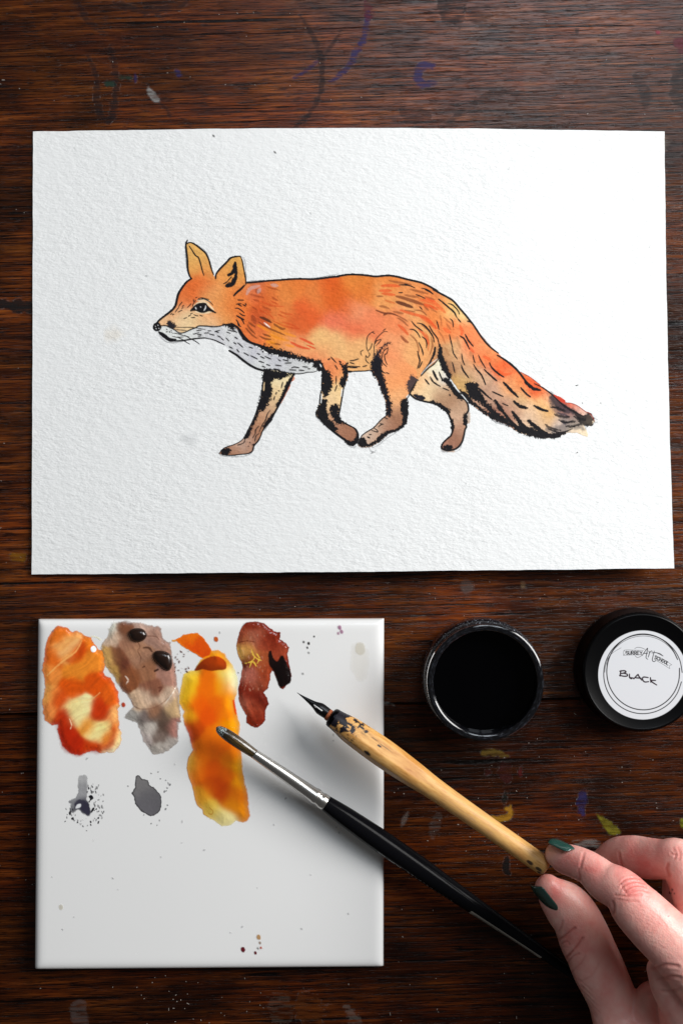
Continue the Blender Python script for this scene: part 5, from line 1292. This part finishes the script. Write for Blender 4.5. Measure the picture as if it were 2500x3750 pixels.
# ------------------------------------------------------------------ the hand holding the pen
KX, KY, KK = FR['K']
def KW(x, y, z): return W(KX + x / KK, KY + y / KK, z)
def kr(r, z): return r / KK / S * (1 - z * .001 / HCAM)
tubes_V, tubes_F, tn = [], [], [0]
def limb(chain, flat=.92, nseg=7, ncirc=28):
    """closed tapering tube through (x, y, z mm, r px) joints, rounded ends"""
    C_ = catmull([np.array([*KW(x, y, z), kr(r, z)]) for x, y, z, r in chain], nseg)
    cen, rad = C_[:, :3], C_[:, 3]
    tang = np.gradient(cen, axis=0); tang /= np.linalg.norm(tang, axis=1)[:, None]
    # round caps
    pre, post = [], []
    for th in (80, 60, 40, 20):
        q = math.radians(th)
        pre.append((cen[0] - tang[0] * rad[0] * math.sin(q), rad[0] * math.cos(q), tang[0]))
        post.append((cen[-1] + tang[-1] * rad[-1] * math.sin(q), rad[-1] * math.cos(q), tang[-1]))
    rings = pre + [(cen[i], rad[i], tang[i]) for i in range(len(cen))] + post[::-1]
    a = np.linspace(0, 2 * np.pi, ncirc, endpoint=False)
    V = []
    for c_, r_, t_ in rings:
        up = np.array([0, 0, 1.0]); s_ = np.cross(up, t_)
        if np.linalg.norm(s_) < .2: s_ = np.cross(np.array([0, 1.0, 0]), t_)
        s_ /= np.linalg.norm(s_); u_ = np.cross(t_, s_)
        V.append(c_ + r_ * (np.cos(a)[:, None] * s_ + flat * np.sin(a)[:, None] * u_))
    V = np.array(V).reshape(-1, 3)
    n0, nr = tn[0], len(rings)
    F = [tuple(f + n0) for f in grid_faces(nr, ncirc, True)]
    tubes_V.extend(V.tolist()); tubes_F.extend([tuple(int(q) for q in f) for f in F])
    tubes_F.append(tuple(n0 + q for q in range(ncirc))); tubes_F.append(tuple(n0 + (nr - 1) * ncirc + q for q in range(ncirc))[::-1])
    tn[0] += len(V)

# index finger: tip on the far side of the pen, knuckle, then down to the right
limb([(446, 434, 37, 106), (512, 466, 40, 132), (624, 501, 44, 143), (744, 558, 48, 149), (874, 668, 52, 176), (975, 720, 55, 188), (1054, 775, 57, 194), (1145, 890, 58, 224), (1285, 1036, 59, 242), (1466, 1212, 59, 256), (1688, 1420, 57, 292), (1900, 1650, 52, 330)], .86)
# thumb: pad against the near side of the pen
limb([(372, 722, 26, 118), (442, 795, 25, 168), (530, 880, 24, 206), (625, 1005, 23, 216), (702, 1180, 22, 230), (757, 1300, 22, 228), (822, 1450, 22, 232), (937, 1700, 22, 220), (1010, 1930, 24, 236), (1120, 2200, 30, 290), (1320, 2500, 31, 380)], .86)
# middle finger, bent, its tip tucked under the index
limb([(780, 560, 20, 104), (880, 480, 22, 118), (985, 415, 27, 134), (1110, 432, 32, 168), (1250, 465, 37, 182), (1400, 475, 43, 176), (1530, 480, 47, 184), (1620, 640, 48, 196), (1700, 850, 50, 220), (1850, 1200, 52, 290)], .9)
# ring and little finger, curled beyond the edge of the picture
limb([(1500, 820, 17, 120), (1560, 560, 20, 150), (1760, 480, 28, 170), (1900, 620, 34, 185), (2000, 900, 37, 210), (2080, 1250, 38, 270)], .9)
limb([(1760, 900, 13, 110), (1800, 700, 16, 130), (1980, 640, 22, 145), (2130, 800, 28, 160), (2220, 1100, 31, 190), (2280, 1400, 32, 240)], .9)
# web between thumb and index, palm, heel of the hand, wrist
limb([(1370, 1440, 52, 130), (1450, 1580, 49, 180), (1580, 1720, 46, 240), (1750, 1880, 42, 330)], .8)
limb([(1290, 1700, 27, 150), (1250, 1950, 27, 210), (1350, 2250, 29, 320), (1600, 2300, 34, 420)], .75)
limb([(1600, 1560, 50, 190), (1720, 1520, 52, 280), (1900, 1500, 50, 340), (2100, 1450, 38, 330), (2250, 1450, 35, 280)], .8)
limb([(1700, 1800, 38, 360), (1850, 2200, 35, 480), (1950, 2600, 33, 470), (2100, 3100, 32, 400), (2300, 3800, 34, 430), (2500, 4500, 36, 470)], .72)
limb([(2100, 1600, 36, 340), (2050, 2100, 34, 420), (2000, 2600, 33, 400)], .72)

me = bpy.data.meshes.new("hand_cage")
me.from_pydata(tubes_V, [], tubes_F); me.update()
tmp = bpy.data.objects.new("hand_cage", me); SC.collection.objects.link(tmp)
rm = tmp.modifiers.new("remesh", 'REMESH'); rm.mode = 'VOXEL'; rm.voxel_size = .00062; rm.use_smooth_shade = True
sm_ = tmp.modifiers.new("smooth", 'SMOOTH'); sm_.factor = .5; sm_.iterations = 9
dg = bpy.context.evaluated_depsgraph_get()
hm = bpy.data.meshes.new_from_object(tmp.evaluated_get(dg))
bpy.data.objects.remove(tmp, do_unlink=True)
nV = len(hm.vertices)
co = np.empty(nV * 3, np.float32); hm.vertices.foreach_get("co", co); co = co.reshape(-1, 3).astype(float)
no = np.empty(nV * 3, np.float32); hm.vertices.foreach_get("normal", no); no = no.reshape(-1, 3).astype(float)
# where each vertex falls in the close-up of the hand (used to place creases)
kx = ((co[:, 0] / (1 - co[:, 2] / HCAM)) * S + CX - KX) * KK
ky = ((CY - (co[:, 1] / (1 - co[:, 2] / HCAM)) * S) - KY) * KK
upf = sstep(-.05, .35, no[:, 2])
disp = np.zeros(nV)
redden = np.zeros(nV)
def crease(txt, depth, wid, zmin=0, red=.35):
    """a fold in the skin along a line: depth mm, width px of the close-up"""
    global disp, redden
    P_ = catmull([tuple(float(q) for q in t_.split(',')) for t_ in txt.split()], 5)
    near = (kx > P_[:, 0].min() - 60) & (kx < P_[:, 0].max() + 60) & (ky > P_[:, 1].min() - 60) & (ky < P_[:, 1].max() + 60) & (co[:, 2] > zmin * .001)
    idx = np.nonzero(near)[0]
    if len(idx) == 0: return
    x, y = kx[idx], ky[idx]
    d = np.full(len(idx), 1e9)
    for i in range(len(P_) - 1):
        ax, ay = P_[i]; ex, ey = P_[i + 1] - P_[i]
        t_ = np.clip(((x - ax) * ex + (y - ay) * ey) / (ex * ex + ey * ey + 1e-9), 0, 1)
        d = np.minimum(d, np.hypot(x - ax - t_ * ex, y - ay - t_ * ey))
    g_ = np.exp(-(d / wid) ** 2); sh = np.exp(-((d - wid * 2.1) / wid) ** 2)
    disp[idx] += (-depth * g_ + depth * .35 * sh) * .001 * upf[idx]
    redden[idx] = np.maximum(redden[idx], red * np.exp(-(d / (wid * 1.3)) ** 2))
# index: joint creases and the ring of wrinkles over the knuckle
crease("640,560 650,610 655,670", .28, 9, 30, .5); crease("690,420 670,500 660,560", .25, 10, 30, .25)
for t_ in ("1000,700 1060,650 1130,640 1180,650", "1010,740 1070,690 1150,670 1220,690", "1040,770 1100,720 1180,705 1240,725", "1090,770 1150,745 1210,745 1260,765", "1020,690 1040,740 1090,790", "960,790 1040,800 1130,800 1200,780", "950,820 1060,840 1180,850"):
    crease(t_, .42, 6, 30, .5)
crease("945,850 955,900 950,960", .4, 11, 30, .5)
for q in range(9):
    crease("%d,%d %d,%d %d,%d" % (1180 + q * 12, 880 + q * 40, 1290 + q * 18, 940 + q * 42, 1400 + q * 22, 1030 + q * 44), .12, 6, 30, .14)
# thumb: the two deep folds of the joint
crease("440,1190 500,1170 560,1120 610,1080", .55, 9, 8, .5); crease("470,1110 490,1070 500,1020", .25, 8, 8, .3)
crease("530,1345 570,1310 630,1240 680,1170", .7, 9, 8, .6); crease("545,1390 600,1330 650,1310", .35, 8, 8, .4)
crease("490,1230 540,1200 560,1230", .3, 7, 8, .3); crease("580,1470 660,1400 700,1330", .25, 8, 8, .25); crease("660,1560 760,1500 820,1400", .15, 9, 8, .2)
for q in range(6):
    crease("%d,%d %d,%d" % (640 + q * 26, 1530 + q * 60, 760 + q * 24, 1640 + q * 66), .12, 7, 8, .12)
# middle finger and the web
crease("1000,420 1010,480 1035,540", .3, 10, 15, .5); crease("1430,520 1420,560 1440,620", .3, 12, 15, .5)
crease("1480,380 1500,430 1490,470", .18, 9, 20, .4); crease("1520,370 1540,430 1530,480", .18, 9, 20, .4); crease("1460,420 1500,440 1568,430", .25, 8, 20, .3)
for t_ in ("1300,1440 1400,1410 1520,1420", "1340,1540 1430,1510 1540,1520", "1390,1640 1460,1640 1540,1610"):
    crease(t_, .40, 13, 30, .25)
micro = (fbm(kx, ky, 22, 4, 5) - .5) * .14 + (fbm((kx + ky) * .7, (ky - kx) * .25, 16, 3, 8) - .5) * .10
co = co + no * (disp + micro * .001 * .6)[:, None]
# skin colour: pink, redder over joints, tips and in folds, mottled
tone = fbm(kx, ky, 110, 4, 3); tone2 = fbm(kx, ky, 24, 3, 6)
c0 = lin((238, 184, 172)); c1 = lin((226, 132, 124)); c2 = lin((196, 92, 84))
f = np.clip(.15 + (tone - .35) * 1.0 + (tone2 - .5) * .3, 0, 1)
for (x, y, r, a_) in ((560, 500, 130, .5), (760, 560, 90, .35), (1110, 740, 130, .55), (1120, 520, 150, .4), (420, 760, 110, .4), (560, 1150, 120, .3), (1250, 600, 140, .35)):
    f = np.clip(f + a_ * np.exp(-((kx - x) ** 2 + (ky - y) ** 2) / (r * r)), 0, 1)
colr = c0 + (c1 - c0) * f[:, None]
colr = colr + (c2 - colr) * np.clip(redden, 0, 1)[:, None]
for (x, y, r, cc_) in ((1470, 745, 9, (70, 20, 40)), (1455, 775, 11, (70, 20, 40)), (1448, 768, 8, (80, 24, 44)), (1488, 782, 7, (80, 24, 44)), (1434, 975, 6, (170, 40, 70))):
    q = sstep(1.3, .6, np.hypot(kx - x, ky - y) / r)[:, None] * (no[:, 2] > .0)[:, None]
    colr = colr + (lin(cc_) - colr) * q
hm.vertices.foreach_set("co", co.astype(np.float32).ravel())
a_ = hm.color_attributes.new("Col", 'FLOAT_COLOR', 'POINT')
a_.data.foreach_set("color", np.concatenate([np.clip(colr, 0, 1), np.ones((nV, 1))], 1).astype(np.float32).ravel())
hm.polygons.foreach_set("use_smooth", np.ones(len(hm.polygons), bool))
SKIN, nt, p = nmat("skin")
at_ = nd(nt, "ShaderNodeAttribute", attribute_name="Col")
nt.links.new(at_.outputs["Color"], p.inputs["Base Color"])
p.inputs["Roughness"].default_value = .38; p.inputs["Specular IOR Level"].default_value = .42
p.inputs["Subsurface Weight"].default_value = .18; p.inputs["Subsurface Radius"].default_value = (1.0, .32, .2); p.inputs["Subsurface Scale"].default_value = .0035
g_ = nd(nt, "ShaderNodeNewGeometry"); v_ = nd(nt, "ShaderNodeTexVoronoi"); v_.inputs["Scale"].default_value = 1500
n_ = nd(nt, "ShaderNodeTexNoise"); n_.inputs["Scale"].default_value = 700; n_.inputs["Detail"].default_value = 5
ad = nd(nt, "ShaderNodeMath", operation='ADD')
b_ = nd(nt, "ShaderNodeBump"); b_.inputs["Distance"].default_value = .00006; b_.inputs["Strength"].default_value = 1
nt.links.new(g_.outputs["Position"], v_.inputs["Vector"]); nt.links.new(g_.outputs["Position"], n_.inputs["Vector"])
nt.links.new(v_.outputs["Distance"], ad.inputs[0]); nt.links.new(n_.outputs["Fac"], ad.inputs[1])
nt.links.new(ad.outputs[0], b_.inputs["Height"]); nt.links.new(b_.outputs["Normal"], p.inputs["Normal"])
hm.name = "hand"
hloc = KW(1900, 2600, 12); hloc.z = .008
hm.transform(Matrix.Translation(-hloc))
hm.materials.clear(); hm.materials.append(SKIN)
hand = bpy.data.objects.new("hand", hm); hand.location = hloc; link(hand)
tag(hand, "hand with dark green nail polish holding the wooden dip pen", "hand")

POL = simple("dark_green_nail_polish", (38, 74, 66), .16, spec=.5, coat=.6)
def nail(center, axis, normal, length, width, rad, mat=POL):
    """curved plate: axis runs from the free edge to the cuticle"""
    ax = Vector(axis).normalized(); nr = Vector(normal); nr = (nr - ax * nr.dot(ax)).normalized(); sd_ = ax.cross(nr)
    nu, nv = 22, 19
    V = []
    for i in range(nu):
        u = i / (nu - 1) * 2 - 1
        for j in range(nv):
            q = j / (nv - 1) * 2 - 1
            wsc = (1 - abs(u) ** 5 * .35) if u > 0 else (1 - abs(u) ** 6 * .22)
            th = q * (width / 2) / rad * wsc
            l_ = u * length / 2 * (1 - .10 * q * q)
            lift = -.06 * length * max(u * u - .2, 0)
            edge = .00010 * (1 - max(abs(q), abs(u)) ** 8)
            P_ = Vector(center) + ax * l_ + sd_ * (rad * math.sin(th)) + nr * (rad * (math.cos(th) - 1) + lift + edge)
            V.append(P_ - hloc)
    me = fast_mesh("fingernail", np.array([tuple(v) for v in V]), grid_faces(nu, nv))
    o = obj("fingernail", me, mat, hand)
    s_ = o.modifiers.new("thickness", 'SOLIDIFY'); s_.thickness = .0005; s_.offset = 0
    return o
ia = (KW(624, 501, 44) - KW(455, 420, 38))
o = nail(KW(508, 330, 42.5), ia, (.50, .80, .28), .0104, .0090, .0060); tag(o, "green nail of the index finger")
ta = (KW(520, 905, 25) - KW(360, 705, 26))
o = nail(KW(318, 832, 29.0), ta, (-.84, -.42, .40), .0136, .0116, .0085); tag(o, "green nail of the thumb")
